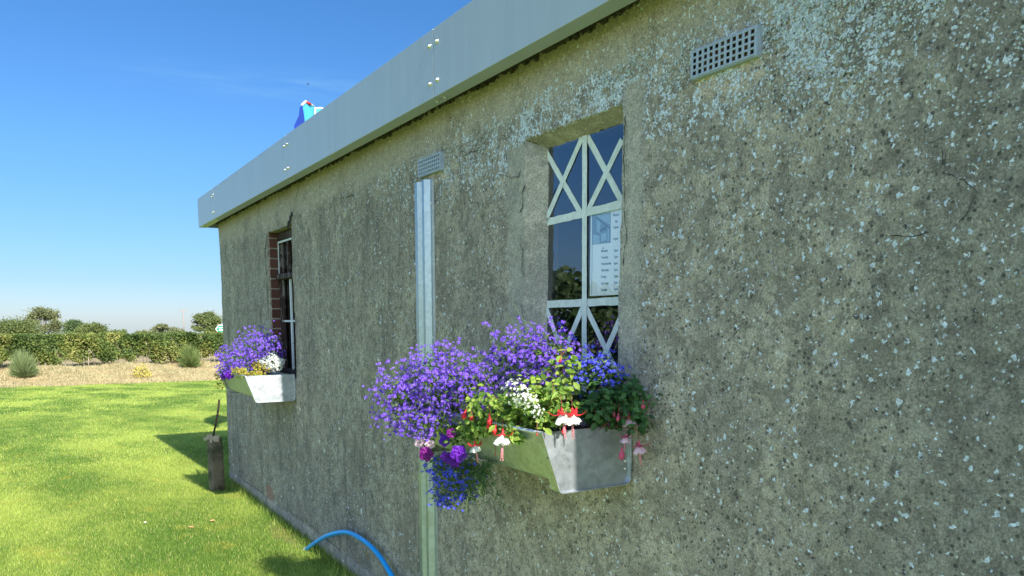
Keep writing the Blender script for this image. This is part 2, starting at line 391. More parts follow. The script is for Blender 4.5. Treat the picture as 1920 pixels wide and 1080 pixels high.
gx = axis_([(-2500, -200, 300), (-200, -30, 20), (-30, -8, 2), (-8, 16, .35), (16, 40, 3), (40, 200, 20), (200, 2500, 300)])
gy = axis_([(-300, -20, 40), (-20, 2, 2), (2, 36, .5), (36, 46, .25), (46, 80, 2), (80, 300, 15), (300, 4000, 200)])
GX, GY = np.meshgrid(gx, gy); GZ = gz(GX, GY)
mb = MB(); nx_, ny_ = len(gx), len(gy)
mb.raw(np.stack([GX, GY, GZ], -1).reshape(-1, 3), [(j*nx_+i, j*nx_+i+1, (j+1)*nx_+i+1, (j+1)*nx_+i) for j in range(ny_-1) for i in range(nx_-1)], 0, True)
b = NB('lawn_bank_and_field'); X, Y, Z = b.xyz()
n1 = b.noise(.55, 4, .6, b.map(scale=(1.3, .55, 1), rot=(0, 0, .35))); n2 = b.noise(9, 5, .7); n3 = b.noise(70, 4, .7); n4 = b.noise(2.2, 4, .65)
lawn = b.mix(b.ss(n1, .38, .62), (.105, .19, .03), (.34, .42, .08))
lawn = b.mix(b.mul(b.ss(n4, .58, .74), .55), lawn, (.34, .34, .06))
lawn = b.mix(b.mul(b.ss(b.noise(1.4, 4, .7, b.map(loc=(7, 3, 0))), .62, .72), .5), lawn, (.30, .24, .10))
lawn = b.mix(.8, lawn, b.mix(n2, (.72, .74, .6), (1.25, 1.25, 1.3)), 'MULTIPLY'); lawn = b.mix(.7, lawn, b.mix(n3, (.5, .5, .5), (1.4, 1.4, 1.4)), 'MULTIPLY')
bare = b.mul(b.ss(b.add(b.ellipse(X, Y, -.10, 5.65, .10, .42), b.mul(b.sub(n2, .5), 1.2)), 1.1, .5), .8)
lawn = b.mix(bare, lawn, (.30, .20, .11))
bk = b.mix(b.ss(b.noise(.9, 5, .65, b.map(scale=(1, 2.2, 1))), .35, .65), (.27, .205, .105), (.46, .37, .20))
bk = b.mix(b.mul(b.ss(b.noise(2.3, 4, .6), .52, .68), .5), bk, (.16, .17, .06))
bk = b.mix(.6, bk, b.mix(b.noise(14, 4), (.6, .6, .6), (1.3, 1.3, 1.3)), 'MULTIPLY')
yy = b.add(Y, b.mul(b.sub(b.noise(1.2, 4), .5), 1.3))
c = b.mix(b.ss(yy, 38.4, 38.9), lawn, bk)
fld = b.mix(b.noise(.02, 3), (.42, .33, .16), (.34, .34, .15))
c = b.mix(b.ss(Y, 58, 62), c, fld)
m_ground = b.fin(c, .95, 0, .1, b.bump(b.add(n2, b.mul(n3, .5)), .5, .03))
g = mb.build('ground', m_ground); tag(g, kind='structure')

# grass blades (uncountable): short mown lawn
def blades(name, mat, xs, ys, h, wd, lean=.6, dens_=None):
    n = len(xs); z = gz(xs, ys); a = rng.uniform(0, 2*math.pi, n); hh = h*rng.uniform(.5, 1.25, n); ww = wd*rng.uniform(.7, 1.3, n)
    la = rng.uniform(0, 2*math.pi, n); ll = lean*hh*rng.uniform(.1, 1, n)
    dx, dy = np.cos(a)*ww/2, np.sin(a)*ww/2
    p0 = np.stack([xs-dx, ys-dy, z-.004], -1); p1 = np.stack([xs+dx, ys+dy, z-.004], -1)
    p2 = np.stack([xs+np.cos(la)*ll, ys+np.sin(la)*ll, z+hh], -1)
    V = np.stack([p0, p1, p2], 1).reshape(-1, 3)
    me = bpy.data.meshes.new(name); me.vertices.add(3*n); me.vertices.foreach_set('co', V.ravel())
    me.loops.add(3*n); me.loops.foreach_set('vertex_index', np.arange(3*n, dtype=np.int32))
    me.polygons.add(n); me.polygons.foreach_set('loop_start', np.arange(0, 3*n, 3, dtype=np.int32))
    me.materials.append(mat); me.update(calc_edges=True); me.validate()
    o = bpy.data.objects.new(name, me); sc.collection.objects.link(o); return tag(o, kind='stuff')
b = NB('grass_blade'); r = b.isl()
n1 = b.noise(.55, 4, .6, b.map(scale=(1.3, .55, 1), rot=(0, 0, .35))); n4 = b.noise(2.2, 4, .65)
gc = b.mix(b.ss(b.add(b.mul(n1, .8), b.mul(r, .22)), .38, .62), (.115, .225, .034), (.41, .50, .10))
gc = b.mix(b.mul(b.ss(b.add(n4, b.mul(r, .12)), .6, .78), .7), gc, (.40, .40, .07))
gc = b.mix(b.ss(r, .955, .965), gc, (.55, .50, .22)); gc = b.mix(1., gc, b.mix(b.math('FRACT', b.mul(r, 37.)), (.55, .6, .55), (1.35, 1.3, 1.3)), 'MULTIPLY')
m_blade = b.leafy(gc, .35, .55)
def wedge(n, y0, y1, pw=1.):
    ys = y0+(y1-y0)*rng.uniform(0, 1, n)**pw
    xl = -1.70-.03*ys-.35; xr = np.where(ys < 8.02, -.003, -1.635+1.635*ys/8.0+.25)
    return xl+(xr-xl)*rng.uniform(0, 1, n), ys
x1, y1 = wedge(190000, 3.6, 9.5); x2, y2 = wedge(130000, 9.5, 20, 1.2); x3, y3 = wedge(60000, 20, 38.3)
x4 = rng.uniform(-6, 0, 30000); y4 = rng.uniform(0, 12, 30000)
hs = np.concatenate([np.full(190000, .022), np.full(130000, .024), np.full(60000, .028), np.full(30000, .02)])
ws = np.concatenate([np.full(190000, .0035), np.full(130000, .007), np.full(60000, .016), np.full(30000, .005)])
tag(blades('lawn_grass', m_blade, np.concatenate([x1, x2, x3, x4]), np.concatenate([y1, y2, y3, y4]), hs, ws, .8), 'short sunlit mown grass covering the lawn beside the wall', 'grass')
n = 2600; yl = rng.uniform(3.4, 8.2, n); xl = -np.abs(rng.normal(0, .05, n))-.005
bl = blades('wall_edge_grass', m_blade, xl, yl, .065, .005, .7); tag(bl, 'longer grass growing in a strip along the foot of the wall', 'grass')
n = 38000; xb = rng.uniform(-6, 15, n); yb = rng.uniform(38.5, 46, n)
m_straw = leafmat('dry_grass_blade', [(.32, .25, .13), (.46, .38, .20), (.54, .46, .26), (.22, .24, .09)], .25, .8, .5, .5)
tag(blades('dry_grass', m_straw, xb, yb, .13, .028, 1.6), 'dry straw coloured rough grass on the bank below the hedge', 'grass')

# ---------------------------------------------------------------- the building
bld = thing('building', 'long single storey concrete building with flaking render, grey metal eave panels and flat roof', 'building')
Y0, Y1, DEP = -3.0, 8.0, 5.0; ZT = 2.56
W1 = (1.95, 2.515, 1.20, 2.255); W2 = (5.55, 6.20, 1.16, 2.265)
ys = sorted(set(np.round(np.concatenate([np.arange(Y0, 0, .1), np.arange(0, Y1-.04, .02), [W1[0], W1[1], W2[0], W2[1]], Y1-.04+.04*np.linspace(0, 1, 6)]), 4)))
zs = sorted(set(np.round(np.concatenate([[-.35, -.2], np.arange(-.1, ZT, .02), [W1[2], W1[3], W2[2], W2[3], ZT, .088, .094]]), 4)))
def snap(a, keys):                  # drop grid lines crowding a key line
    return np.array([v for v in a if v in keys or all(abs(v-k) > .006 for k in keys)])
ys = snap(ys, [round(q, 4) for q in (W1[0], W1[1], W2[0], W2[1], Y1)]); zs = snap(zs, [W1[2], W1[3], W2[2], W2[3], ZT, .088, .094])
YY, ZZ = np.meshgrid(ys, zs)
def vn(y, z, s, seed=0):
    return (np.sin(y*s*1.3+seed)*np.cos(z*s*1.7+seed*2.1)+np.sin((y+z)*s*2.1+seed*1.3)*.6+np.cos((y*1.9-z*1.1)*s*1.6+seed)*.5)/2.1
XX = .004*vn(YY, ZZ, 3, 1)+.0022*vn(YY, ZZ, 13, 2)+.0014*vn(YY, ZZ, 37, 3)+rng.normal(0, .0006, YY.shape)
XX += np.where(ZZ < .092, -.006+.004*vn(YY, ZZ, 20, 4), 0)
rr = .05; tt = np.clip((YY-(Y1-rr))/rr, 0, 1); XX += rr*(1-np.sqrt(np.clip(1-tt**2, 0, 1)))
Yj, Zj = YY.copy(), ZZ.copy()
for (a0, a1, c0, c1), amp in ((W1, .004), (W2, .007)):
    e = (np.isin(YY, np.round([a0, a1], 4)) & (ZZ >= c0-.001) & (ZZ <= c1+.001)); Yj[e] += amp*vn(ZZ[e], ZZ[e], 23, a0)+amp*.6*vn(ZZ[e], ZZ[e], 71, a0)
    e = (np.isin(ZZ, np.round([c0, c1], 4)) & (YY >= a0-.001) & (YY <= a1+.001)); Zj[e] += amp*vn(YY[e], YY[e], 27, c0)
e = (YY < W2[0]+.001) & (YY > W2[0]-.001) & (ZZ > 2.0); 
mbw = MB(); ny, nz = len(ys), len(zs)
def inw(i, j):
    cy, cz = (ys[i]+ys[i+1])/2, (zs[j]+zs[j+1])/2
    return any(a < cy < b_ and c < cz < d for a, b_, c, d in (W1, W2))
V = np.stack([XX, Yj, Zj], -1).reshape(-1, 3)
fc = [(j*ny+i, (j+1)*ny+i, (j+1)*ny+i+1, j*ny+i+1) for j in range(nz-1) for i in range(ny-1) if not inw(i, j)]
mbw.raw(V, fc, 0, True)
def near_i(arr, v): return int(np.argmin(np.abs(arr-v)))
for (a0, a1, c0, c1), dep in ((W1, .066), (W2, .05)):      # reveals
    i0, i1, j0, j1 = near_i(ys, a0), near_i(ys, a1), near_i(zs, c0), near_i(zs, c1)
    for line in ([j*ny+i0 for j in range(j0, j1+1)], [j*ny+i1 for j in range(j0, j1+1)], [j0*ny+i for i in range(i0, i1+1)], [j1*ny+i for i in range(i0, i1+1)]):
        A = V[line]; K = 6; L = []
        for k in range(K+1):
            q = A.copy(); q[:, 0] = A[:, 0]+(dep-A[:, 0])*k/K
            if dep > .055:          # the first window's reveal is splayed
                sy = 1-(k/K)*.062/(a1-a0); sz = 1-(k/K)*.036/(c1-c0); q[:, 1] = a0+(q[:, 1]-a0)*sy; q[:, 2] = c0+(q[:, 2]-c0)*sz
            if 0 < k: q += rng.normal(0, .0012, q.shape)*np.array([0, 1, 1])
            L.append(q)
        m_ = len(A); mbw.raw(np.concatenate(L), [(k*m_+i, k*m_+i+1, (k+1)*m_+i+1, (k+1)*m_+i) for k in range(K) for i in range(m_-1)], 0, True)
# end, back and near walls, thickness around the windows
mbw.box((rr, Y1-.25, -.35), (DEP, Y1, ZT)); mbw.box((DEP-.25, Y0, -.35), (DEP-.001, Y1-.26, ZT)); mbw.box((.26, Y0, -.35), (DEP-.26, Y0+.25, ZT))
# curled paint flakes standing off the wall, thickest under the eave at the near end
nf = 15000
fy = np.abs(rng.normal(0, 1.0, nf))*1.35+.55; fz = 2.42-np.abs(rng.normal(0, .19, nf))-.02*fy
k2 = rng.random(nf) < .45; fz = np.where(k2, rng.uniform(.1, 2.4, nf), fz); fy = np.where(k2, rng.uniform(.6, 7.9, nf), fy)
cl = np.sin(fy*9.1+fz*4)+np.sin(fy*4.3-fz*11+2)+np.sin(fy*17+fz*13)*.7+np.sin(fz*23-fy*7)*.5
keep = (cl > .15) & (fz < 2.42-.028*(fy-1)) & (fz > .05) & (fy < 7.9)
for a0, a1, c0, c1 in ((1.84, 2.64, 1.1, 2.32), (5.5, 6.27, 1.1, 2.32), (1.40, 1.65, 2.17, 2.33), (3.17, 3.43, 2.2, 2.35), (3.26, 3.49, 0, 2.25)):
    keep &= ~((fy > a0) & (fy < a1) & (fz > c0) & (fz < c1))
fy, fz = fy[keep], fz[keep]; n = len(fy)
nrm = np.stack([-np.ones(n), rng.normal(0, .22, n), rng.normal(0, .22, n)+.05], -1)
FV = [(-.5,-.3,0),(-.1,-.55,.12),(.45,-.25,.05),(.55,.2,.18),(.1,.5,.02),(-.4,.35,.15),(0,0,-.05)]
scatter(mbw, FV, [(0,1,6),(1,2,6),(2,3,6),(3,4,6),(4,5,6),(5,0,6)], np.stack([np.full(n, -.0055), fy, fz], -1), rotm(nrm), (.0022+.0065*rng.random(n)**2.6)[:, None]*np.array([[1, 1, .8]]), 1)
# cracks
def crack(pts, wd, off=-.0065, seed=0):
    pts = [np.array(onx(*p)) for p in pts]; out = []
    for a, b_ in zip(pts[:-1], pts[1:]):
        k = max(2, int(np.linalg.norm(b_-a)/.012))
        for q in range(k): out.append(a+(b_-a)*q/k+np.array([0, random.gauss(0, .0022), random.gauss(0, .0022)]))
    out.append(pts[-1]); m_ = len(out); L, Rr = [], []
    for i, p in enumerate(out):
        t = out[min(i+1, m_-1)]-out[max(i-1, 0)]; t /= np.linalg.norm(t)+1e-9; s_ = np.array([0, -t[2], t[1]])
        w_ = wd*random.uniform(.3, 1.3)*(.3 if i in (0, m_-1) else 1)/2
        for lst, sg in ((L, 1), (Rr, -1)): q = p+s_*w_*sg; q[0] = off; lst.append(q)
    mbw.raw(L+Rr, [(i, i+1, m_+i+1, m_+i) for i in range(m_-1)], 2)
crack([(563, 342), (556, 372), (552, 398)], .006); crack([(549, 398), (545, 412), (541, 428)], .045)
crack([(938, 326), (958, 333), (975, 330), (979, 318)], .004); crack([(988, 345), (981, 362), (984, 385), (976, 400)], .005)
crack([(978, 455), (983, 470), (980, 500), (986, 520)], .004); crack([(979, 570), (985, 600)], .004)
crack([(862, 282), (880, 287), (905, 281)], .003); crack([(502, 437), (498, 470), (502, 520), (503, 560), (506, 600)], .012)
crack([(1730, 268), (1768, 264), (1775, 325), (1812, 335), (1836, 360), (1800, 425)], .0018)
crack([(1660, 441), (1720, 443), (1745, 435)], .002); crack([(1188, 640), (1193, 700), (1190, 760)], .0015)
crack([(1176, 215), (1172, 300), (1175, 345), (1173, 400), (1178, 440), (1171, 500)], .004); crack([(700-60, 372), (665, 366)], .004)
crack([(459, 902), (495, 925)], .005); crack([(540, 955), (590, 990), (640, 1033)], .003)
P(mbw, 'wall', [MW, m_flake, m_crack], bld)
# floor and inner linings keep the rooms dark
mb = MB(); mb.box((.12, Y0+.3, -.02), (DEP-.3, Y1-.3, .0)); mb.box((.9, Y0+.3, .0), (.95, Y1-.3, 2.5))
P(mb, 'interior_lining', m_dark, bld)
# roof slab with crumbling mortar bead under the eave
mb = MB(); mb.box((-.03, Y0-.05, ZT), (DEP, Y1+.14, 2.70))
for k in range(1700):
    y = random.uniform(.3, 8.0); s_ = random.uniform(.003, .011)
    q = Euler((random.random()*6, random.random()*6, random.random()*6)).to_matrix()
    c0 = np.array([-random.uniform(.0, .014), y, 2.550-random.random()**2*.024])
    vs = [c0+np.array(q @ Vector((a*s_*random.uniform(.6, 1.4), b_*s_*random.uniform(.6, 1.4), c*s_*random.uniform(.6, 1.2)))) for a in (-1, 1) for b_ in (-1, 1) for c in (-1, 1)]
    mb.raw(vs, [(0,1,3,2),(4,6,7,5),(0,4,5,1),(2,3,7,6),(0,2,6,4),(1,5,7,3)], 1)
roof = P(mb, 'roof', [plain('roof_concrete', (.10, .095, .08), .95, scale=20, bump=.5), plain('eave_mortar', (.07, .066, .052), .95, scale=50, bump=.8)], bld)
# eave panels: folded sheet, bolted at each joint
FX = -.14; joints = [-3.08, .85, 2.994, 5.137, 7.478, 8.19]
for a, c in zip(joints[:-1], joints[1:]):
    mb = MB(); g_ = .0026
    mb.bbox((FX, a+g_, 2.500), (FX+.004, c-g_, 2.772), .0012)
    mb.bbox((FX+.004, a+g_, 2.500), (-.072, c-g_, 2.504), .001)
    mb.bbox((-.076, a+g_, 2.504), (-.072, c-g_, 2.525), .001)
    mb.bbox((FX+.004, a+g_, 2.768), (.05, c-g_, 2.772), .001)
    if c > 8:
        mb.bbox((FX+.004, c-.006, 2.504), (DEP, c-g_, 2.768), .001)
    pan = P(mb, 'eave_panel', m_fascia, bld)
    def bolt(y, z, ax):
        m2 = MB(); base = (FX, y, z) if ax == 0 else (z, y, 2.500); d = (-1, 0, 0) if ax == 0 else (0, 0, -1)
        m2.lathe([(.0115, 0), (.0115, .0015), (.008, .002), (.008, .006), (.0065, .009), (.003, .0105), (.0, .011)], base, d, 12)
        P(m2, 'bolt', m_bolt if ax == 0 else m_fascia, pan)
    for yy_ in ([a+.035] if a > -3 else [])+([c-.035] if c < 8 else []):
        if c > 7.6 and yy_ > 7.6: continue
        if -0.5 < yy_ < 7.48:
            lo, hi = 2.562, 2.712
            bolt(yy_, lo, 0); bolt(yy_, hi, 0); bolt(yy_, -.105, 1)
    if a == joints[4]:
        bolt(a+.012, 2.562, 0); bolt(a+.012, 2.70, 0)
for y in joints[1:-1]:
    mb = MB(); mb.box((FX+.005, y-.05, 2.506), (FX+.008, y+.05, 2.766)); P(mb, 'joint_strip', m_galv, bld)
# air bricks
def vent(yc, zc, w_, h, cols, rows):
    mb = MB(); px, pz = w_/cols, h/rows; t = .30
    y0, z0 = yc-w_/2, zc-h/2; x0, x1_ = -.020, -.0145
    bars_y = [y0+px*k for k in range(cols+1)]; bars_z = [z0+pz*k for k in range(rows+1)]
    for i, y in enumerate(bars_y): mb.bbox((x0, y-px*t*.62, z0-.004), (x1_, y+px*t*.62, z0+h+.004), .002)
    for z in bars_z: mb.bbox((x0+.0006, y0-.004, z-pz*t*.60), (x1_, y0+w_+.004, z+pz*t*.60), .002)
    for q in ((y0-.006, y0-.003), (y0+w_+.003, y0+w_+.006)): mb.box((x1_-.002, q[0], z0-.003), (.004, q[1], z0+h+.003))
    for q in ((z0-.006, z0-.003), (z0+h+.003, z0+h+.006)): mb.box((x1_-.002, y0-.005, q[0]), (.004, y0+w_+.005, q[1]))
    v = P(mb, 'air_vent', plain('vent_grey_paint', (.36, .42, .52), .6, var=.3, scale=60, bump=.3), bld)
    m2 = MB(); m2.box((-.0095, y0-.002, z0-.002), (-.009, y0+w_+.002, z0+h+.002)); b_ = NB('rusty_duct')
    P(m2, 'duct', b_.fin(b_.mix(b_.ss(b_.noise(30, 3), .45, .6), (.012, .010, .012), (.16, .08, .03)), .9), v)
vent(1.523, 2.283, .222, .066, 11, 4); vent(3.30, 2.292, .222, .070, 11, 4)
# window 1: taped glass
mb = MB()
for lo, hi in (((.067, 1.90, 1.15), (.11, 1.957, 2.27)), ((.067, 2.448, 1.15), (.11, 2.56, 2.27)), ((.067, 1.957, 2.214), (.11, 2.448, 2.30)), ((.067, 1.957, 1.15), (.11, 2.448, 1.21))): mb.box(lo, hi)
wn = P(mb, 'window', plain('dark_frame', (.03, .035, .04), .6), bld)
tag(wn, 'window with white crossed tape on its glass')
mb = MB(); mb.box((.0655, 1.952, 1.203), (.0668, 2.452, 2.219)); P(mb, 'glass_pane', m_glass, wn)
def strip(p, q, wd=.021, lift=0):
    x = .0645-lift
    a = onx(*p, x); c = onx(*q, x); d = c-a; d /= np.linalg.norm(d); s_ = np.array([0, -d[2], d[1]])*wd/2; k = max(2, int(np.linalg.norm(c-a)/.03)); V_ = []
    for i in range(k+1):
        m_ = a+(c-a)*i/k; j = random.gauss(0, .0006)
        for sg in (1, -1): V_.append(m_+s_*sg*random.uniform(.93, 1.06)+np.array([0, 0, j]))
    V2 = [v+np.array([.0009, 0, 0]) for v in V_]; m_ = len(V_)
    f = [(2*i, 2*i+1, 2*i+3, 2*i+2) for i in range(k)]+[(m_+2*i, m_+2*i+1, m_+2*i+3, m_+2*i+2) for i in range(k)]
    f += [(2*i, 2*i+2, m_+2*i+2, m_+2*i) for i in range(k)]+[(2*i+1, 2*i+3, m_+2*i+3, m_+2*i+1) for i in range(k)]
    mb = MB(); mb.raw(V_+V2, f); P(mb, 'tape_strip', m_tape, wn)
TP = [((1096, 252), (1095, 735), .027), ((1021, 280), (1090, 402), .024), ((1022, 416), (1091, 258), .024), ((1101, 256), (1166, 378), .024), ((1100, 400), (1166, 262), .024),
      ((1021, 418), (1170, 381), .027), ((1021, 571), (1170, 564), .027), ((1024, 577), (1072, 712), .024), ((1092, 577), (1036, 712), .024), ((1099, 577), (1160, 706), .024), ((1166, 590), (1112, 712), .024)]
for i, (p, q, wd) in enumerate(TP): strip(p, q, wd, (.0012*(i % 3) if i > 0 else .004))
# window 2: brick reveal, broken frame
mb = MB(); z = W2[2]-.02
while z < W2[3]+.02:
    mb.bbox((.012, W2[1]-.012, z), (.075, W2[1]+.1, z+.066), .003, 0); z += .078
mb.box((.016, W2[1]-.004, W2[2]-.03), (.3, W2[1]+.12, W2[3]+.05), 1)
mb.box((.016, W2[0]-.12, W2[2]-.03), (.3, W2[0]+.002, W2[3]+.05), 1); mb.box((.02, W2[0], W2[3]), (.3, W2[1], W2[3]+.08), 2); mb.box((.02, W2[0], W2[2]-.06), (.3, W2[1], W2[2]), 1)
P(mb, 'brick_reveal', [m_brick, m_mortar, m_mortar], bld)
w2 = P((lambda m_: (m_.bbox((.078, 6.165, 1.165), (.13, 6.199, 2.26)), m_.bbox((.078, 5.555, 1.165), (.13, 5.61, 2.26)), m_.bbox((.066, 5.61, 2.205), (.13, 6.165, 2.262)), m_.bbox((.07, 5.61, 1.165), (.13, 6.165, 1.21)), m_.bbox((.052, 5.6, 1.905), (.12, 6.196, 1.945)), m_)[-1])(MB()), 'window', m_frame, bld)
tag(w2, 'narrow old window with peeling brown frame in brick opening')
mb = MB(); mb.bbox((.074, 6.172, 1.955), (.0775, 6.196, 2.2), .001); mb.bbox((.074, 5.62, 2.185), (.0775, 6.172, 2.2), .001); P(mb, 'casement', m_white, w2)
for args in ((((.084, 5.925, 1.21), (.10, 5.945, 1.903)), m_white), (((.085, 5.61, 1.575), (.099, 6.165, 1.590)), m_white), (((.084, 5.945, 1.947), (.10, 5.985, 2.203)), m_frame), (((.084, 6.118, 1.21), (.10, 6.14, 1.903)), m_frame)):
    mb = MB(); mb.bbox(*args[0], .002); P(mb, 'glazing_bar', args[1], w2)
mb = MB(); mb.box((.108, 5.61, 1.21), (.111, 6.165, 1.903)); mb.box((.108, 5.61, 1.947), (.111, 6.165, 2.203)); P(mb, 'glass_pane', m_oldglass, w2)
# door and slab, both made up out of view; the slab shades the near planter
mb = MB(); mb.bbox((-.03, -1.0, 0), (-.008, -.12, 2.0), .004); d = P(mb, 'unseen_door', plain('unseen_door_paint', (.06, .12, .09), .5), bld)
mb = MB(); mb.tube([(-.03, -.22, 1.02), (-.07, -.22, 1.02), (-.07, -.34, 1.02)], .008); P(mb, 'handle', m_bolt, d)
mb = MB(); mb.bbox((-.262, -1.15, 2.36), (-.006, .10, 2.43), .01); P(mb, 'shade_slab', plain('shade_slab_concrete', (.25, .24, .20), .9, bump=.4), bld)

# ---------------------------------------------------------------- notice behind the glass
nt = thing('notice', 'white printed opening times sheet with blue building picture, behind the taped window glass', 'notice', (.072, 2.1, 1.66))
m_paper = plain('paper', (.88, .90, .92), .7, var=.03); m_ink = plain('ink', (.14, .20, .30), .7)
mb = MB(); pa, pb = onx(1108, 399, .0725), onx(1108, 555, .0725); mb.box((.0715, pa[1]-.210/.297*(pa[2]-pb[2]), pb[2]), (.0723, pa[1], pa[2])); P(mb, 'sheet', m_paper, nt)
mb = MB(); b = NB('printed_picture')
def rect(pts, mi, dx): mb.raw([onx(x, y, .0710-dx) for x, y in pts], [tuple(range(len(pts)))], mi)
rect([(1110, 403), (1145, 398), (1145, 455), (1110, 459)], 0, 0)
rect([(1117, 404), (1144, 400), (1144, 422), (1119, 406)], 1, .0002); rect([(1119, 412), (1126, 417), (1126, 437), (1119, 434)], 1, .0003)
rect([(1124, 430), (1137, 424), (1138, 430), (1125, 436)], 2, .0004); rect([(1127, 439), (1137, 435), (1137, 450), (1127, 453)], 1, .0004)
rect([(1139, 424), (1142, 423), (1142, 452), (1139, 453)], 1, .0003); rect([(1112, 440), (1124, 442), (1124, 456), (1112, 458)], 1, .0002)
rect([(1118, 406), (1144, 427), (1144, 430), (1118, 409)], 2, .0005)
P(mb, 'picture', [plain('picture_blue', (.20, .30, .42), .7, var=.3, scale=90), plain('picture_light', (.36, .50, .62), .7, var=.3, scale=120), plain('picture_dark', (.12, .18, .27), .7)], nt)
mb = MB(); mb.box((.0708, pa[1]-.0125, pb[2]+.002), (.0713, pa[1]-.0112, pa[2]-.002)); P(mb, 'margin_line', m_ink, nt)
def text(s_, px, py, size, root=nt, align='LEFT'):
    cu = bpy.data.curves.new('text', 'FONT'); cu.body = s_; cu.size = size; cu.align_x = align; cu.extrude = .0001; cu.resolution_u = 3; cu.offset = .0003
    o = bpy.data.objects.new('writing', cu); sc.collection.objects.link(o); bpy.context.view_layer.update()
    me = bpy.data.meshes.new_from_object(o.evaluated_get(bpy.context.evaluated_depsgraph_get())); bpy.data.objects.remove(o)
    q = bpy.data.objects.new('writing', me); sc.collection.objects.link(q); me.materials.clear(); me.materials.append(m_ink)
    p = Vector(onx(px, py, .0708).tolist())-Vector(root.location); q.parent = root
    q.matrix_local = Matrix.Translation(p) @ Matrix(((0, 0, -1, 0), (-1, 0, 0, 0), (0, 1, 0, 0), (0, 0, 0, 1)))
    return q
days = ['Monday', 'Tuesday', 'Wednesday', 'Thursday', 'Friday', 'Saturday', 'Sunday']; hrs = ['7pm', '7pm', '6pm', '7pm', '7pm', '7pm', '6pm']
for i, (d_, h_) in enumerate(zip(days, hrs)):
    text(d_, 1127, 473+i*12.1, .0115); text(h_, 1151, 472+i*12.0, .0115)
text('Hours', 1149, 406, .013); text('All', 1153, 418, .012); text('Open', 1150, 429, .012); text('Open', 1150, 450, .011); text('4', 1129.5, 468, .014)

# ---------------------------------------------------------------- galvanised channel
mb = MB(); za, zb = -.02, 2.228
prof = [(3.478, -.004), (3.448, -.006), (3.432, -.030), (3.395, -.034), (3.375, -.014), (3.360, -.012), (3.345, -.034), (3.318, -.036), (3.300, -.012), (3.284, -.012), (3.282, -.002)]
for (ya, xa), (yb_, xb_) in zip(prof[:-1], prof[1:]):
    t_ = .0025
    mb.raw([(xa, ya, za), (xb_, yb_, za), (xb_, yb_, zb), (xa, ya, zb), (xa+t_, ya, za), (xb_+t_, yb_, za), (xb_+t_, yb_, zb), (xa+t_, ya, zb)],
           [(0,1,2,3), (7,6,5,4), (0,4,5,1), (3,2,6,7), (1,5,6,2), (0,3,7,4)])
ch = thing('cable_channel', 'tall galvanised metal channel strip fixed upright to the wall behind the flowers', 'channel', (0, 3.38, 0))
P(mb, 'cover_strip', m_chan, ch)
for z in (2.12, 1.5, .9, .3):
    mb = MB(); mb.lathe([(.006, 0), (.006, .002), (.003, .005), (0, .0055)], (-.012, 3.291, z), (-1, 0, 0), 8); P(mb, 'screw', m_bolt, ch)

# ---------------------------------------------------------------- planters
def trough(ya, yb_, label, zt=1.243):
    zb_ = zt-.191
    r = thing('planter', label, 'planter', (-.17, (ya+yb_)/2, zb_), 'galvanised trough planters fixed under the windows')
    def outline(top, bot, xi, xo_t, xo_b, rad=.022, n=6):
        pts = [(xi, top)]
        for (cx, cz, a0, a1) in ((xi-rad, bot+rad, 0, -90), (xo_b+rad*1.05, bot+rad, -90, -163)):
            for k in range(n+1): a = R(a0+(a1-a0)*k/n); pts.append((cx+rad*math.cos(a), cz+rad*math.sin(a)))
        pts.append((xo_t, top)); return pts
    o1 = outline(zt, zb_, -.006, -.352, -.292)
    for y, s_ in ((ya, 1), (yb_, -1)):
        mb = MB(); n = len(o1)
        mb.raw([(x, y, z) for x, z in o1]+[(x, y+s_*.002, z) for x, z in o1], [tuple(range(n)), tuple(range(n, 2*n))[::-1]]+[(i, (i+1) % n, n+(i+1) % n, n+i) for i in range(n)])
        # folded flange round sides and bottom, standing proud a little
        for i in range(n-1):
            (xa, z0), (xb2, z1) = o1[i], o1[i+1]
            y0_, y1_ = y-s_*.011, y+s_*.030; cxm = -.17; cz = zt
            def off(x, z, d=.0042): l = math.hypot(x-cxm, z-cz)+1e-6; return (x+(x-cxm)/l*d, z+(z-cz)/l*d)
            (xa2, z02), (xb3, z12) = off(xa, z0), off(xb2, z1)
            mb.raw([(xa,y0_,z0),(xb2,y0_,z1),(xb2,y1_,z1),(xa,y1_,z0),(xa2,y0_,z02),(xb3,y0_,z12),(xb3,y1_,z12),(xa2,y1_,z02)],
                   [(0,1,2,3),(7,6,5,4),(0,4,5,1),(3,2,6,7)])
        P(mb, 'end_panel', m_trough, r)
        for (bx, bz) in ((-.325, zt-.078), (-.022, zt-.143), (-.022, zt-.118)):
            m3 = MB(); m3.lathe([(.005, 0), (.005, .002), (.002, .004), (0, .0042)], (bx, y, bz), (0, -s_, 0), 8); P(m3, 'rivet', m_bolt if bx > -.1 else m_crack, r)
    o2 = outline(zt-.004, zb_+.028, -.012, -.342, -.288, .02)
    mb = MB(); n = len(o2); ys_ = np.linspace(ya+.004, yb_-.004, 8)
    V_ = [(x, y, z) for y in ys_ for x, z in o2]; mb.raw(V_, [(k*n+i, k*n+i+1, (k+1)*n+i+1, (k+1)*n+i) for k in range(7) for i in range(n-1)], 0, False)
    mb.tube([(-.343, ya+.003, zt-.004), (-.343, yb_-.003, zt-.004)], .006, 8); P(mb, 'trough_body', m_trough, r)
    mb = MB(); mb.box((-.315, ya+.01, zt-.06), (-.02, yb_-.01, zt-.028)); P(mb, 'soil', m_soil, r)
    return r
trough(1.882, 2.80, 'galvanised metal trough planter under the taped window, overflowing with fuchsias and lobelia')
trough(5.597, 6.50, 'galvanised metal trough planter under the far brick window, nearest the building corner', 1.196)

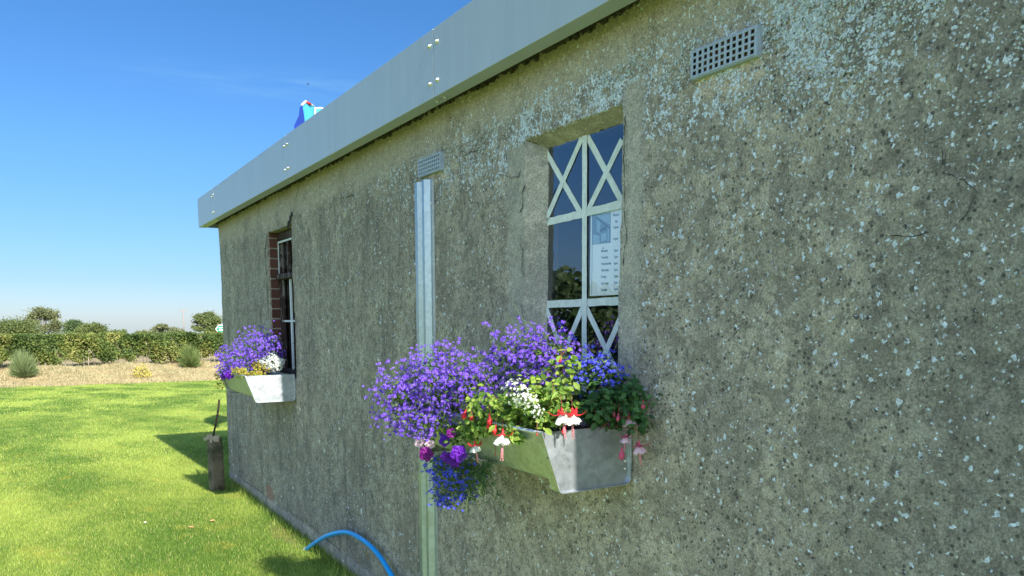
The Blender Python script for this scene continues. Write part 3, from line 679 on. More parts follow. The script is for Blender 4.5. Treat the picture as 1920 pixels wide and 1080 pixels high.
# ---------------------------------------------------------------- flowers
# small five-lobed lobelia flower facing +Z
def lob_tpl():
    V_, f, mi = [], [], []
    for a, l, wd in ((-90, 1., .62), (-38, .95, .56), (-142, .95, .56), (55, .62, .26), (125, .62, .26)):
        a = R(a); d = np.array([math.cos(a), math.sin(a)]); s_ = np.array([-d[1], d[0]]); k = len(V_)
        V_ += [(*(d*.06), 0), (*(d*l*.6+s_*wd/2), .10), (*(d*l), -.05), (*(d*l*.6-s_*wd/2), .10)]; f.append((k, k+1, k+2, k+3)); mi.append(0)
    k = len(V_); V_ += [(-.07, .05, .03), (0, -.12, .04), (.07, .05, .03)]; f.append((k, k+1, k+2)); mi.append(1)
    return V_, f, mi
LV, LF, LM = lob_tpl()
def blob_pts(c, r, n, shell=(.7, 1.05), bias=None, thr=-.2, lump=.22):
    u = unit(n*3)
    if bias is not None: u = u[(u @ np.array(bias)/np.linalg.norm(bias)) > thr]
    u = u[:n]; k = 1+lump*(np.sin(u[:, 0]*5+c[1]*9)+np.sin(u[:, 1]*6+1)+np.sin(u[:, 2]*7+c[2]*5))/2.2
    rad = rng.uniform(*shell, len(u))*k
    return np.array(c)+u*rad[:, None]*np.array(r), u
def sticks(mb, bases, tips, r0, sag=0., mi=0, n=3):
    for a, c in zip(bases, tips):
        m_ = (a+c)/2+rng.normal(0, .008, 3)+np.array([0, 0, sag]); mb.tube([a, m_, c], [r0, r0*.8, r0*.5], n, mi, False)
def lobelia(label, blobs, root_c, petals, size, nleaf=1, group=None, bias=(-.5, -.7, .35)):
    r = thing('lobelia', label, 'flowers', root_c, group); ml, mf, ms = MB(), MB(), MB(); rc = np.array(root_c)
    for c, rad, n in blobs:
        rad = np.array(rad, float)
        pos, u = blob_pts(c, rad, int(n*1.12), (.62, 1.16), bias, -.5, .42); m_ = len(pos)
        face = u*.5+np.array([-.25, -.75, .25])+rng.normal(0, .42, (m_, 3)); Rm = rotm(face, rng.normal(0, .5, m_))
        scatter(mf, LV, LF, pos, Rm, size*rng.uniform(.55, 1.25, m_), LM)
        k = int(n*.22); sticks(ms, [rc+(p-rc)*rng.uniform(.35, .8)+rng.normal(0, .01, 3) for p in pos[:k]], pos[:k]-Rm[:k, :, 2]*.002, .0007)
        # wiry flower stalks poking out
        k2 = int(n*.14); e = pos[k:k+k2]+u[k:k+k2]*.02; d = u[k:k+k2]*.035+rng.normal(0, .012, (len(e), 3)); sticks(ms, list(e-d), list(e+d), .0006)
        nl = int(n*2.8*nleaf); q, uu = blob_pts(c, rad*.95, nl, (.25, 1.04), None); q[:, 0] = np.minimum(q[:, 0], -.006)
        scatter(ml, LEAF_V, LEAF_F, q, rotm(unit(len(q))*.8+uu*.6+np.array([-.2, -.2, .3])), size*rng.uniform(.8, 1.7, len(q))[:, None]*np.array([[.7, 1.1, 1]]))
    P(mf, 'flower_heads', [petals, m_eye], r)['kind'] = 'stuff'; P(ml, 'foliage', m_lobl, r)['kind'] = 'stuff'; P(ms, 'stems', m_stemg, r)['kind'] = 'stuff'
    return r
A = onx(800, 742, -.36); A2 = onx(755, 760, -.40); A3 = onx(880, 725, -.33)
G = 'lobelia plants in the trough planters'
lobelia('big violet blue lobelia mound spilling over the far end of the near planter',
        [(onx(762, 745, -.40), (.10, .115, .125), 520), (onx(822, 722, -.33), (.11, .13, .135), 620), (onx(872, 728, -.30), (.10, .12, .12), 420), (onx(800, 790, -.38), (.09, .12, .06), 240), (onx(905, 715, -.28), (.06, .07, .06), 70)],
        (-.24, 2.66, 1.20), m_lob, .0107, group=G)
lobelia('violet lobelia mound standing upright before the lower left of the taped window',
        [(onx(985, 672, -.16), (.10, .105, .09), 430), (onx(1035, 665, -.15), (.09, .085, .085), 280), (onx(945, 670, -.18), (.06, .08, .08), 130), (onx(1000, 710, -.2), (.08, .1, .06), 120)],
        (-.14, 2.25, 1.20), m_lob, .0107, group=G)
lobelia('deep blue lobelia trailing below the near planter in shade',
        [(onx(845, 905, -.33), (.075, .11, .085), 330), (onx(880, 880, -.30), (.07, .10, .05), 40), (onx(835, 935, -.33), (.04, .05, .03), 60), (onx(820, 868, -.33), (.05, .07, .04), 60)],
        (-.33, 2.62, 1.12), m_lobb, .0088, 1.0, group=G)
lobelia('sparse deep blue lobelia in shade low against the taped window glass',
        [(onx(1100, 688, -.12), (.05, .08, .05), 110), (onx(1135, 695, -.10), (.04, .07, .06), 80), (onx(1100, 715, -.1), (.06, .08, .04), 30)],
        (-.07, 2.08, 1.20), m_lobb, .0098, .9, group=G)
# stray sprays
lobelia('airy violet lobelia mound filling the far planter nearest the corner',
        [(ony(480, 650, 6.1), (.12, .28, .125), 460), (onx(440, 672, -.30), (.10, .26, .09), 330), (ony(503, 665, 5.95), (.10, .18, .09), 120), (onx(425, 692, -.32), (.06, .16, .05), 90), (onx(512, 640, -.14), (.06, .12, .09), 40)],
        (-.22, 6.2, 1.20), m_lob, .0135, .35, group=G)
def single(mb_f, mb_s, px, py, x, base, size=.0095):
    p = onx(px, py, x)[None]; scatter(mb_f, LV, LF, p, rotm(np.array([[-.5, -.8, .2]])), [size], LM); sticks(mb_s, [np.array(base)], [p[0]], .0006)
def sprays(name, label, pts, base_px, x, petals):
    base = onx(*base_px, x); r = thing(name, label, 'flowers', base, G); f, s_ = MB(), MB()
    for px, py in pts:
        for k in range(3): single(f, s_, px+random.gauss(0, 3), py+random.gauss(0, 3), x, base)
    P(f, 'flower_heads', [petals, m_eye], r)['kind'] = 'stuff'; P(s_, 'stems', m_stemg, r)['kind'] = 'stuff'
sprays('lobelia', 'lone deep blue lobelia spray highest before the taped window glass', [(1048, 608), (1052, 614), (1072, 630)], (1060, 690), -.1, m_lobb)
sprays('lobelia', 'thin lobelia spray rising above the gap between the two violet mounds', [(912, 604), (926, 628), (943, 635), (930, 655)], (955, 690), -.22, m_lob)
sprays('lobelia', 'thin lobelia sprays sticking out at the far left of the near planter', [(711, 680), (712, 695), (705, 728), (728, 678), (707, 755), (712, 785), (700, 770)], (760, 750), -.42, m_lob)

# fuchsia flowers, modelled hanging from (0,0,0) down, length ~1
def fuchsia_flower(mb_sep, mb_cor, mb_sta, top, size, tilt, open_=1.):
    Rm = np.array(Euler((tilt[0], tilt[1], random.random()*6)).to_matrix()); top = np.array(top)
    def W(v): return top+Rm @ (np.array(v)*size)
    mb_sep.tube([W((0, 0, .0)), W((0, 0, -.06)), W((0, 0, -.16)), W((0, 0, -.26)), W((0, 0, -.40))], [.02*size, .055*size, .045*size, .07*size, .12*size], 8)
    for k in range(4):
        a = k*math.pi/2; d = np.array([math.cos(a), math.sin(a), 0]); t = np.array([-d[1], d[0], 0]); rows = []
        for q, (out, z, wd) in enumerate(((.06, -.24, .07), (.20, -.30, .11), (.36, -.30, .09), (.50, -.21, .045), (.58, -.12, .004))):
            out *= open_; c = d*out+np.array([0, 0, z]); rows += [W(c+t*wd), W(c+np.array([0, 0, .035])), W(c-t*wd)]
        mb_sep.raw(rows, [(3*i+j, 3*i+j+1, 3*i+j+4, 3*i+j+3) for i in range(4) for j in range(2)], 0, True)
    if mb_cor is not None:
        for L_, (r0, zb2) in enumerate(((.30, -.62), (.22, -.66))):
            n = 20; rings = []
            for i, (rr_, z) in enumerate(((.08, -.26), (.17, -.36), (r0*.95, -.50), (r0*1.12, zb2))):
                for k in range(n):
                    a = 2*math.pi*k/n; wv = 1+.20*math.sin(5*a+L_)*i/3
                    rings.append(W((rr_*wv*math.cos(a), rr_*wv*math.sin(a), z+.05*math.cos(5*a+L_)*i/3)))
            mb_cor.raw(rings, [(i*n+k, i*n+(k+1) % n, (i+1)*n+(k+1) % n, (i+1)*n+k) for i in range(3) for k in range(n)], 0, True)
        for k in range(6):
            a = k*1.05; l = -1.0-.12*(k % 3); e = (.05*math.cos(a), .05*math.sin(a), l)
            mb_sta.tube([W((0, 0, -.5)), W((.03*math.cos(a), .03*math.sin(a), -.8)), W(e)], .010*size, 5); mb_sta.tube([W(e), W((e[0], e[1], l-.03))], .02*size, 5)
        mb_sta.tube([W((0, 0, -.5)), W((.02, .01, -1.0)), W((.03, 0, -1.32))], .009*size, 5)
def bud(mb, top, size, tilt=(0, 0)):
    Rm = np.array(Euler((tilt[0], tilt[1], 0)).to_matrix())
    def W(z): return np.array(top)+Rm @ np.array((0, 0, z*size))
    mb.tube([W(0), W(-.08), W(-.2), W(-.3), W(-.45), W(-.62), W(-.78), W(-.86)], [.03*size, .07*size, .06*size, .11*size, .18*size, .2*size, .1*size, .005*size], 10)
def fuchsia(label, base, clumps, flowers, buds, leafm, sepm, corm, size_l, group, stalk_to):
    r = thing('fuchsia', label, 'flowers', base, group); base = np.array(base)
    ml, ms = MB(), MB()
    for c, rad, n in clumps:
        c = np.array(c); tips = []
        ns = max(3, n//16)
        for _ in range(ns):
            tip = c+unit(1)[0]*np.array(rad)*rng.uniform(.5, 1.05); tip[0] = min(tip[0], -.015)
            b0 = base+rng.normal(0, .03, 3)*np.array([1, 1, .2]); mid = (b0+tip)/2+np.array([0, 0, .03])
            pts = [b0*(1-t)**2+2*mid*t*(1-t)+tip*t*t for t in np.linspace(0, 1, 6)]
            ms.tube(pts, [.0019, .0018, .0016, .0014, .0012, .0009], 5)
            for t in np.linspace(.35, 1, 9):
                p = b0*(1-t)**2+2*mid*t*(1-t)+tip*t*t; p = p[None]
                for sg in (1, -1):
                    d = rng.normal(0, 1, 3)*np.array([1, 1, .4]); d /= np.linalg.norm(d); up = np.array([-.3, -.5, .9])+rng.normal(0, .45, 3); up /= np.linalg.norm(up)
                    Yv = d-up*(d@up); Yv /= np.linalg.norm(Yv); Yv = Yv*1-np.array([0, 0, .35]); Yv /= np.linalg.norm(Yv); Xv = np.cross(Yv, up); Xv /= np.linalg.norm(Xv); Zv = np.cross(Xv, Yv)
                    q = p.copy(); q[0, 0] = min(q[0, 0], -.02)
                    scatter(ml, LEAF_V, LEAF_F, q, np.stack([Xv, Yv, Zv], 1)[None], np.array([[size_l*rng.uniform(.55, 1.15)*1.15, size_l*rng.uniform(.6, 1.2), size_l]]))
        q, uu = blob_pts(c, np.array(rad)*.9, n, (.3, 1.0)); q[:, 0] = np.minimum(q[:, 0], -.02)
        scatter(ml, LEAF_V, LEAF_F, q, rotm(uu*.5+np.array([-.35, -.5, .8])+rng.normal(0, .45, (len(q), 3))), size_l*rng.uniform(.45, 1.1, len(q))[:, None]*np.array([[1.15, 1, 1]]))
    P(ml, 'foliage', leafm, r)['kind'] = 'stuff'
    for p, s_, tl in flowers:
        f1, f2, f3 = MB(), MB(), MB(); fuchsia_flower(f1, f2, f3, p, s_, tl); fo = P(f1, 'flower', sepm, r); P(f2, 'petals', corm, fo); P(f3, 'stamens', m_stamen, fo)
        ms.tube([np.array(p), np.array(p)+np.array([.004, .01, .035]), np.array(p)*.6+np.array(stalk_to)*.4], [.0009, .0009, .0012], 5)
    for p, s_, tl in buds:
        f1 = MB(); bud(f1, p, s_, tl); P(f1, 'bud', sepm, r); ms.tube([np.array(p), np.array(p)+np.array([.003, .004, .03])], .0009, 5)
    P(ms, 'stems', m_stemr, r)
    return r
Fg = 'fuchsias in the near planter'
ff = lambda px, py, x: tuple(onx(px, py, x))
fy_ = lambda px, py, y: tuple(ony(px, py, y))
fuchsia('sunlit fuchsia with lime leaves and red and white bells over the planter front', (-.24, 2.1, 1.21),
        [(ff(905, 765, -.36), (.06, .11, .08), 110), (ff(955, 770, -.34), (.07, .10, .08), 130), (ff(1000, 745, -.30), (.07, .09, .08), 120), (ff(1050, 745, -.26), (.07, .07, .07), 75), (ff(1070, 690, -.2), (.03, .04, .07), 22),
         (ff(1020, 785, -.32), (.06, .08, .035), 45), (ff(960, 812, -.36), (.03, .05, .04), 26), (ff(880, 815, -.37), (.03, .06, .035), 30), (ff(905, 800, -.37), (.03, .07, .035), 45)],
        [(fy_(1053, 764, 1.84), .074, (.1, .1)), (fy_(1073, 764, 1.83), .075, (.0, -.1)), (ff(943, 803, -.385), .080, (-.1, .15)), (ff(890, 826, -.39), .058, (.1, .1))],
        [(ff(875, 766, -.39), .046, (.2, .3)), (ff(884, 773, -.39), .046, (.2, -.2)), (ff(918, 776, -.39), .048, (0, 0)), (ff(916, 790, -.39), .03, (.1, 0)), (ff(930, 796, -.39), .04, (.1, .2)),
         (fy_(1062, 797, 1.85), .036, (0, .5)), (fy_(1036, 740, 1.9), .022, (0, 0)), (ff(1007, 811, -.37), .012, (0, 0)), (ff(929, 848, -.38), .012, (0, 0)), (ff(1052, 670, -.25), .02, (.2, .2))],
        m_leaf, m_red, m_wpet, .030, Fg, (-.3, 2.1, 1.27))
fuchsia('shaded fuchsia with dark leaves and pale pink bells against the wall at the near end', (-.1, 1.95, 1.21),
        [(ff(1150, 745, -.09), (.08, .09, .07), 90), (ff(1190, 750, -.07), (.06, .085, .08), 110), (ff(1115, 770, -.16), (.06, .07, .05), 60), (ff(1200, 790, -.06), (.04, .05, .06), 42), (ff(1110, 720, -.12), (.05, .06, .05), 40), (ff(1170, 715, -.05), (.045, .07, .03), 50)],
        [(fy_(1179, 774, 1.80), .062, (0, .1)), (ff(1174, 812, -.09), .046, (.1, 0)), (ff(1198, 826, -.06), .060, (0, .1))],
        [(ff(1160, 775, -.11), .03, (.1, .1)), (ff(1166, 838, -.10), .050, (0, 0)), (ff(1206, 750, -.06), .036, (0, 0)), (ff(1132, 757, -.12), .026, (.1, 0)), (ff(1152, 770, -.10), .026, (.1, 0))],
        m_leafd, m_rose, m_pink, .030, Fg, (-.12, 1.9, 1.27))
# white alyssum
def alyssum(label, blobs, base, group, s_=.004):
    r = thing('alyssum', label, 'flowers', base, group); f, l = MB(), MB()
    V_ = [(0,0,0),(.5,.8,.1),(0,1.1,.15),(-.5,.8,.1),(.8,.5,.1),(1.1,0,.15),(.8,-.5,.1),(.5,-.8,.1),(0,-1.1,.15),(-.5,-.8,.1),(-.8,-.5,.1),(-1.1,0,.15),(-.8,.5,.1)]
    Fc = [(0,1,2,3),(0,6,5,4),(0,9,8,7),(0,12,11,10)]
    for c, rad, n in blobs:
        q, u = blob_pts(c, rad, n, (.7, 1.05), (-.5, -.7, .4), -.5)
        scatter(f, V_, Fc, q, rotm(u+np.array([-.2, -.5, .4])), s_*rng.uniform(.8, 1.2, len(q)))
        q, u = blob_pts(c, np.array(rad)*.9, n, (.2, 1)); scatter(l, LEAF_V, LEAF_F, q, rotm(unit(len(q))), s_*2.2*rng.uniform(.7, 1.2, len(q)))
    P(f, 'flower_heads', m_wpet, r)['kind'] = 'stuff'; P(l, 'foliage', m_lobl, r)['kind'] = 'stuff'
alyssum('small white alyssum showing between the lime fuchsia leaves and violet lobelia', [(ff(965, 735, -.375), (.03, .055, .04), 75), (ff(985, 745, -.375), (.025, .05, .03), 45), (ff(1000, 770, -.37), (.02, .04, .025), 24)], (-.33, 2.3, 1.21), 'white alyssum in the planters')
alyssum('white alyssum dome at the near end of the far planter', [(fy_(512, 680, 5.76), (.080, .13, .066), 520)], (-.2, 5.8, 1.21), 'white alyssum in the planters', .0065)
# golden foliage in the far planter
r = thing('golden_creeper', 'lime and orange creeping foliage hanging over the front of the far planter', 'plant', (-.3, 6.0, 1.2))
ml = MB()
for c, rad, n in ((fy_(487, 690, 5.92), (.07, .22, .08), 420), (fy_(480, 703, 5.70), (.06, .08, .03), 130), (ff(450, 697, -.33), (.05, .22, .035), 190), (ff(415, 706, -.34), (.03, .2, .035), 60), (ff(412, 722, -.35), (.02, .14, .03), 16)):
    q, u = blob_pts(c, rad, n, (.4, 1.05)); scatter(ml, LEAF_V, LEAF_F, q, rotm(u*.4+np.array([-.3, -.5, .7])+rng.normal(0, .5, (len(q), 3))), .021*rng.uniform(.6, 1.2, len(q))[:, None]*np.array([[1.5, 1, 1]]))
P(ml, 'foliage', m_golden, r)['kind'] = 'stuff'
# petunias: ruffled trumpets
def petunia(label, base, items, mat, group, leaves=()):
    r = thing('petunia', label, 'flowers', base, group)
    for p, s_, d in items:
        mb = MB(); Rm = rotm(np.array([d], float))[0]; n = 30
        for L_, kk in enumerate((1., .72, .45)):
            rings = []
            for i, (rr_, z) in enumerate(((.06, -.25), (.35, -.05), (.8, .08), (1.05, .0))):
                for k in range(n):
                    a = 2*math.pi*k/n; wv = 1+(.10*math.sin(5*a+L_)+.05*math.sin(11*a+L_*2))*i/3
                    rings.append(np.array(p)+Rm @ (np.array((rr_*kk*wv*math.cos(a), rr_*kk*wv*math.sin(a), z+.12*L_+.13*math.sin(7*a+L_*2)*i/3))*s_))
            mb.raw(rings, [(i*n+k, i*n+(k+1) % n, (i+1)*n+(k+1) % n, (i+1)*n+k) for i in range(3) for k in range(n)], 0, True)
        P(mb, 'flower', mat, r)
    ml = MB()
    for c, rad, n in leaves:
        q, u = blob_pts(c, rad, n, (.3, 1.05)); scatter(ml, LEAF_V, LEAF_F, q, rotm(unit(len(q))), .02*rng.uniform(.6, 1.2, len(q)))
    P(ml, 'foliage', m_lobl, r)['kind'] = 'stuff'
Pg = 'petunias hanging from the planters'
tl = thing('trailing_plant', 'dark feathery foliage hanging under the near planter beside the blue lobelia', 'plant', (-.32, 2.5, 1.1)); ml, ms = MB(), MB()
for _ in range(150):
    a = np.array(ff(random.uniform(835, 925), random.uniform(858, 880), -.30)); e = a+np.array([rng.normal(0, .03), rng.normal(0, .05), -abs(rng.normal(.09, .045))]); md = (a+e)/2+np.array([-.01, 0, .015])
    pts = [a*(1-t)**2+2*md*t*(1-t)+e*t*t for t in np.linspace(0, 1, 6)]; ms.tube(pts, .0007, 3, cap=False)
    q = np.array([pts[i] for i in (1, 2, 3, 4, 5) for _k in range(3)])+rng.normal(0, .004, (15, 3)); scatter(ml, LEAF_V, LEAF_F, q, rotm(unit(15)), .016*rng.uniform(.6, 1.2, 15)[:, None]*np.array([[.45, 1, 1]]))
P(ml, 'foliage', m_leafd, tl)['kind'] = 'stuff'; P(ms, 'stems', m_stemg, tl)['kind'] = 'stuff'
petunia('royal purple double petunia hanging over the near planter front', (-.36, 2.6, 1.18), [(ff(860, 850, -.41), .027, (-.6, -.8, 0)), (ff(834, 826, -.40), .021, (-.7, -.6, .3)), (ff(838, 858, -.39), .024, (-.7, -.5, -.3)), (ff(852, 868, -.38), .020, (-.5, -.7, -.4))], m_purp, Pg,
        [(ff(855, 815, -.38), (.04, .08, .045), 150), (ff(880, 800, -.38), (.03, .07, .04), 110), (ff(835, 800, -.38), (.03, .07, .04), 90)])
petunia('magenta petunia at the far left below the lobelia mound', (-.38, 2.75, 1.16), [(ff(799, 851, -.41), .027, (-.7, -.7, 0)), (ff(846, 812, -.41), .016, (-.6, -.8, .2))], m_magenta, Pg, [(ff(805, 835, -.38), (.03, .05, .03), 40)])
petunia('wilted cream petunia between the violet lobelia and the magenta petunia', (-.38, 2.8, 1.18), [(ff(788, 829, -.40), .022, (-.6, -.7, .3)), (ff(806, 833, -.40), .018, (-.6, -.7, -.2))], m_pink, Pg, [(ff(770, 815, -.4), (.02, .03, .02), 14)])
petunia('purple petunia at the far left corner of the far planter', (-.36, 6.5, 1.2), [(ff(430, 703, -.36), .032, (-.5, -.8, .1)), (ff(418, 705, -.36), .026, (-.7, -.6, 0)), (ff(422, 699, -.35), .022, (-.7, -.5, .3))], m_purp, Pg, [(ff(425, 700, -.33), (.03, .08, .03), 30)])

# ---------------------------------------------------------------- hose, post, debris
hz_ = thing('garden_hose', 'bright blue garden hose arching out of the grass against the wall foot', 'hose', (-.08, 5.0, 0))
def spl(pts, n=10):
    pts = [np.array(p, float) for p in pts]; out = []
    for i in range(len(pts)-1):
        p0, p1, p2, p3 = pts[max(i-1, 0)], pts[i], pts[i+1], pts[min(i+2, len(pts)-1)]
        for k in range(n):
            t = k/n; out.append(.5*((2*p1)+(-p0+p2)*t+(2*p0-5*p1+4*p2-p3)*t*t+(-p0+3*p1-3*p2+p3)*t**3))
    return out+[pts[-1]]
mb = MB(); mb.tube(spl([onx(573, 1031, -.09), onx(595, 1015, -.08), onx(618, 1003, -.07), onx(650, 998, -.055), onx(680, 1012, -.045), onx(708, 1038, -.04), onx(735, 1080, -.045), (-.06, 3.45, .07), (-.10, 3.2, .012), (-.25, 2.8, .013), (-.5, 2.5, .013)]), .0145, 12)
P(mb, 'hose', m_hose, hz_)
a = onx(573, 1031, -.09); c = onx(563, 1038, -.095)
mb = MB(); d = c-a; mb.lathe([(.015, -.012), (.019, -.01), (.019, .012), (.016, .014), (.020, .016), (.020, .030), (.012, .034)], a, d, 12); P(mb, 'connector', mat_metal('connector_metal', (.8, .78, .72), .4, spangle=False), hz_)
pc = ond(407, 915, 7.62); pt = thing('concrete_post', 'broken stump of concrete post with bent iron rod standing at the building corner', 'post', (pc[0], pc[1], 0))
mb = MB(); n = 10; hgt = .50
def pl(k, z):
    a = math.pi/4+k*math.pi/2; return (pc[0]+.078*math.cos(a+.25), pc[1]+.078*math.sin(a+.25), z)
V_ = []; zs_ = np.linspace(-.1, hgt, 22)
for z in zs_:
    for k in range(4):
        for t in np.linspace(0, 1, 6)[:-1]:
            p = np.array(pl(k, z))*(1-t)+np.array(pl(k+1, z))*t; d = p-np.array([pc[0], pc[1], z]); q = .97+.03*random.random()-.04*(t in (0,))
            if z > hgt-.03: q *= .9
            V_.append(np.array([pc[0], pc[1], z])+d*q+np.array([0, 0, random.gauss(0, .008) if z > hgt-.03 else 0]))
mb.raw(V_, [(j*20+i, j*20+(i+1) % 20, (j+1)*20+(i+1) % 20, (j+1)*20+i) for j in range(21) for i in range(20)]+[tuple(21*20+i for i in range(20))])
b = NB('mossy_concrete'); X, Y, Z = b.xyz(); n1 = b.noise(25, 5, .7); n2 = b.noise(6, 4)
m_post = b.fin(b.mix(b.ss(n2, .4, .65), b.mix(n1, (.10, .08, .055), (.26, .21, .15)), (.05, .055, .03)), .95, 0, .1, b.bump(n1, 1, .012))
P(mb, 'stump', m_post, pt)
mb = MB()
for k in range(26):
    c0 = np.array(ond(400+random.gauss(0, 6), 826-abs(random.gauss(0, 4)), 7.58)); s_ = random.uniform(.008, .02)
    vs = [c0+np.array([a*s_*random.uniform(.5, 1.3), b_*s_*random.uniform(.5, 1.3), c*s_*random.uniform(.5, 1.3)]) for a in (-1, 1) for b_ in (-1, 1) for c in (-1, 1)]
    mb.raw(vs, [(0,1,3,2),(4,6,7,5),(0,4,5,1),(2,3,7,6),(0,2,6,4),(1,5,7,3)])
P(mb, 'broken_top', plain('broken_aggregate', (.46, .38, .28), .9, scale=60, bump=.5), pt)
mb = MB(); mb.tube(spl([ond(400, 826, 7.58), ond(401, 812, 7.58), ond(405, 793, 7.58), ond(409, 770, 7.58), ond(411, 749, 7.58)], 5), .009, 8); P(mb, 'iron_rod', plain('rusty_iron', (.035, .022, .016), .8), pt)
for px, py, lab in ((353, 992, 'orange brown fallen leaf lying alone on the sunlit lawn'), (276, 983, 'small pale fallen petal lying on the lawn, farther left'), (404, 980, 'tan fallen leaf on the lawn nearest the wall')):
    d = ray(px, py); k = -1.57/d[2]; p = CAM+k*d; p[2] = .02
    mb = MB(); scatter(mb, LEAF_V, LEAF_F, p[None], rotm(np.array([[.1, -.3, 1]])), [.045 if px != 276 else .03]); mb.v[-1] += 0
    o = mb.build('fallen_leaf', plain('dead_leaf', (.50, .30, .14) if px != 276 else (.75, .72, .62), .7), None, p); tag(o, lab, 'leaf', 'fallen leaves on the lawn')

# ---------------------------------------------------------------- flag on the roof
fl = thing('flag', 'light blue and dark blue flag with white and red edge drooping above the roof panels', 'flag', (1.42, 8.95, float(gz(1.42, 8.95))))
tops = [((554, 236), 0), ((557, 216), 0), ((563, 201), 0), ((567, 197), 1), ((573, 191), 1), ((581, 196), 2), ((588, 200), 1), ((590, 207), 4), ((593, 205), 5), ((600, 203), 5), ((609, 205), 5)]
mb = MB(); cols_ = []
xs_ = [.92, .98, 1.03, 1.10, 1.17, 1.24, 1.32, 1.42, 1.40, 1.46, 1.52]
for (p, c), x in zip(tops, xs_):
    t0 = onx(*p, x); rows = []
    for k in range(9):
        v = k/8; q = t0+np.array([.02*math.sin(v*5+x*40), (.10 if c in (0,) else -.0)*0-.06*v*(1 if c < 3 else -.5), -.80*v]); rows.append(q)
    cols_.append(rows)
V_ = [q for c in cols_ for q in c]
for i in range(10): mb.f += []
mb.raw(V_, [], 0)
matid = [0, 0, 0, 1, 1, 1, 3, 4, 1, 5]
for i in range(10):
    for k in range(8): mb.f.append((i*9+k, i*9+k+1, (i+1)*9+k+1, (i+1)*9+k)); mb.mi.append(matid[i]); mb.sm.append(True)
cl = lambda n_, c: (lambda b_: b_.leafy(c, .35, .8))(NB(n_))
P(mb, 'cloth', [cl('flag_navy', (.03, .08, .48)), cl('flag_sky', (.10, .55, .85)), cl('flag_white', (.8, .8, .78)), cl('flag_edge', (.75, .55, .55)), cl('flag_violet', (.16, .10, .5)), cl('flag_pale_blue', (.12, .40, .75))], fl)
mb = MB(); mb.tube([onx(566, 197, 1.09), onx(573, 190, 1.17), onx(582, 195, 1.25), onx(589, 200, 1.34)], .013, 6, 0); mb.tube([onx(591, 204, 1.40), onx(600, 202, 1.46), onx(609, 204, 1.52)], .009, 6, 0)
mb.tube([onx(574, 191, 1.175), onx(582, 195.5, 1.245)], .016, 6, 1)
P(mb, 'hem', [cl('flag_white_hem', (.85, .85, .82)), cl('flag_red', (.7, .06, .06))], fl)
p = onx(589, 201, 1.36); mb = MB(); mb.tube([(p[0], p[1], float(gz(p[0], p[1]))-.1), (p[0], p[1], p[2])], .022, 8); P(mb, 'pole', m_white, fl)
# bird
bp = ond(577, 158, 110); mb = MB(); b0 = bp
mb.tube([b0+np.array([-.16, .0, 0]), b0+np.array([-.05, 0, .01]), b0+np.array([.1, 0, 0]), b0+np.array([.2, 0, -.01])], [.01, .045, .04, .005], 8)
for sg in (-1, 1): mb.raw([b0+np.array([-.05, 0, .02]), b0+np.array([.07, 0, .02]), b0+np.array([.04, sg*.28, .1]), b0+np.array([-.03, sg*.3, .1])], [(0, 1, 2, 3)])
o = mb.build('bird', plain('dark_feathers', (.02, .02, .022), .8), None, bp); tag(o, 'tiny dark bird flying in the blue sky above the flag', 'bird')

# ---------------------------------------------------------------- hedge, trees, shrubs
m_hedge = leafmat('hedge_leaf', [(.04, .065, .016), (.08, .13, .028), (.19, .22, .05), (.36, .33, .11)], .25, .6, .9, .65)
m_bark = plain('bark', (.16, .13, .10), .9, scale=20, bump=.5)
m_wood = plain('pale_stake', (.32, .27, .20), .9)
hd = thing('hedge', 'long clipped field hedge of young shrubs with bare stems along the bank top', 'hedge', (3, 44.4, float(gz(3, 44.4))))
n = 100000; hx = rng.uniform(-7, 17, n); u = rng.random(n); hz0 = gz(hx, np.full(n, 44.4))
top = 1.02+.02*np.sin(hx*1.3)+.02*np.sin(hx*3.7+1)+.02*np.sin(hx*7.9)
hz0 = hz0-.02; gapn = np.sin(hx*2.1+.5)+np.sin(hx*5.3+2)+np.sin(hx*.9)*.8
lowb = .24+.15*np.clip(gapn, -1, 1.5)+.10*rng.random(n)
hzv = hz0+lowb+(top-hz0-lowb)*u**.85+rng.normal(0, .03, n); hyv = 44.4+rng.uniform(-.55, .55, n)+.25*np.sin(hx*2.3+hzv*3)
k = (np.sin(hx*4.1+hzv*5)+np.sin(hx*9+hzv*3.1+2)+rng.normal(0, .5, n)) > -1.25-.6*(hyv > 44.4)
pos = np.stack([hx, hyv, hzv], -1)[k]
mb = MB(); scatter(mb, CARD_V, CARD_F, pos, rotm(unit(len(pos))+np.array([0, -.5, .3])), rng.uniform(.04, .105, len(pos))); P(mb, 'foliage', m_hedge, hd)['kind'] = 'stuff'
for i in range(64):
    x = -3.0+i*.26+random.gauss(0, .07); z0 = float(gz(x, 44.2)); q = random.uniform(.012, .03)
    mb = MB(); mb.tube([(x, 44.1, z0-.05), (x+random.gauss(0, .04), 44.15, z0+.35), (x+random.gauss(0, .12), 44.3, z0+1.1)], [q, q*.8, q*.4], 5); P(mb, 'stem', m_bark if random.random() < .6 else m_wood, hd)
hd2 = thing('hedge', 'same field hedge continuing far to the left beyond the lawn edge', 'hedge', (-25, 44.6, -.6))
n = 16000; hx = rng.uniform(-45, -9.5, n); pos = np.stack([hx, 44.5+rng.uniform(-.6, .6, n), gz(hx, np.full(n, 44.4))+rng.uniform(.1, 1.7, n)], -1)
mb = MB(); scatter(mb, CARD_V, CARD_F, pos, rotm(unit(n)+np.array([0, -.5, .3])), rng.uniform(.15, .3, n)); P(mb, 'foliage', m_hedge, hd2)['kind'] = 'stuff'

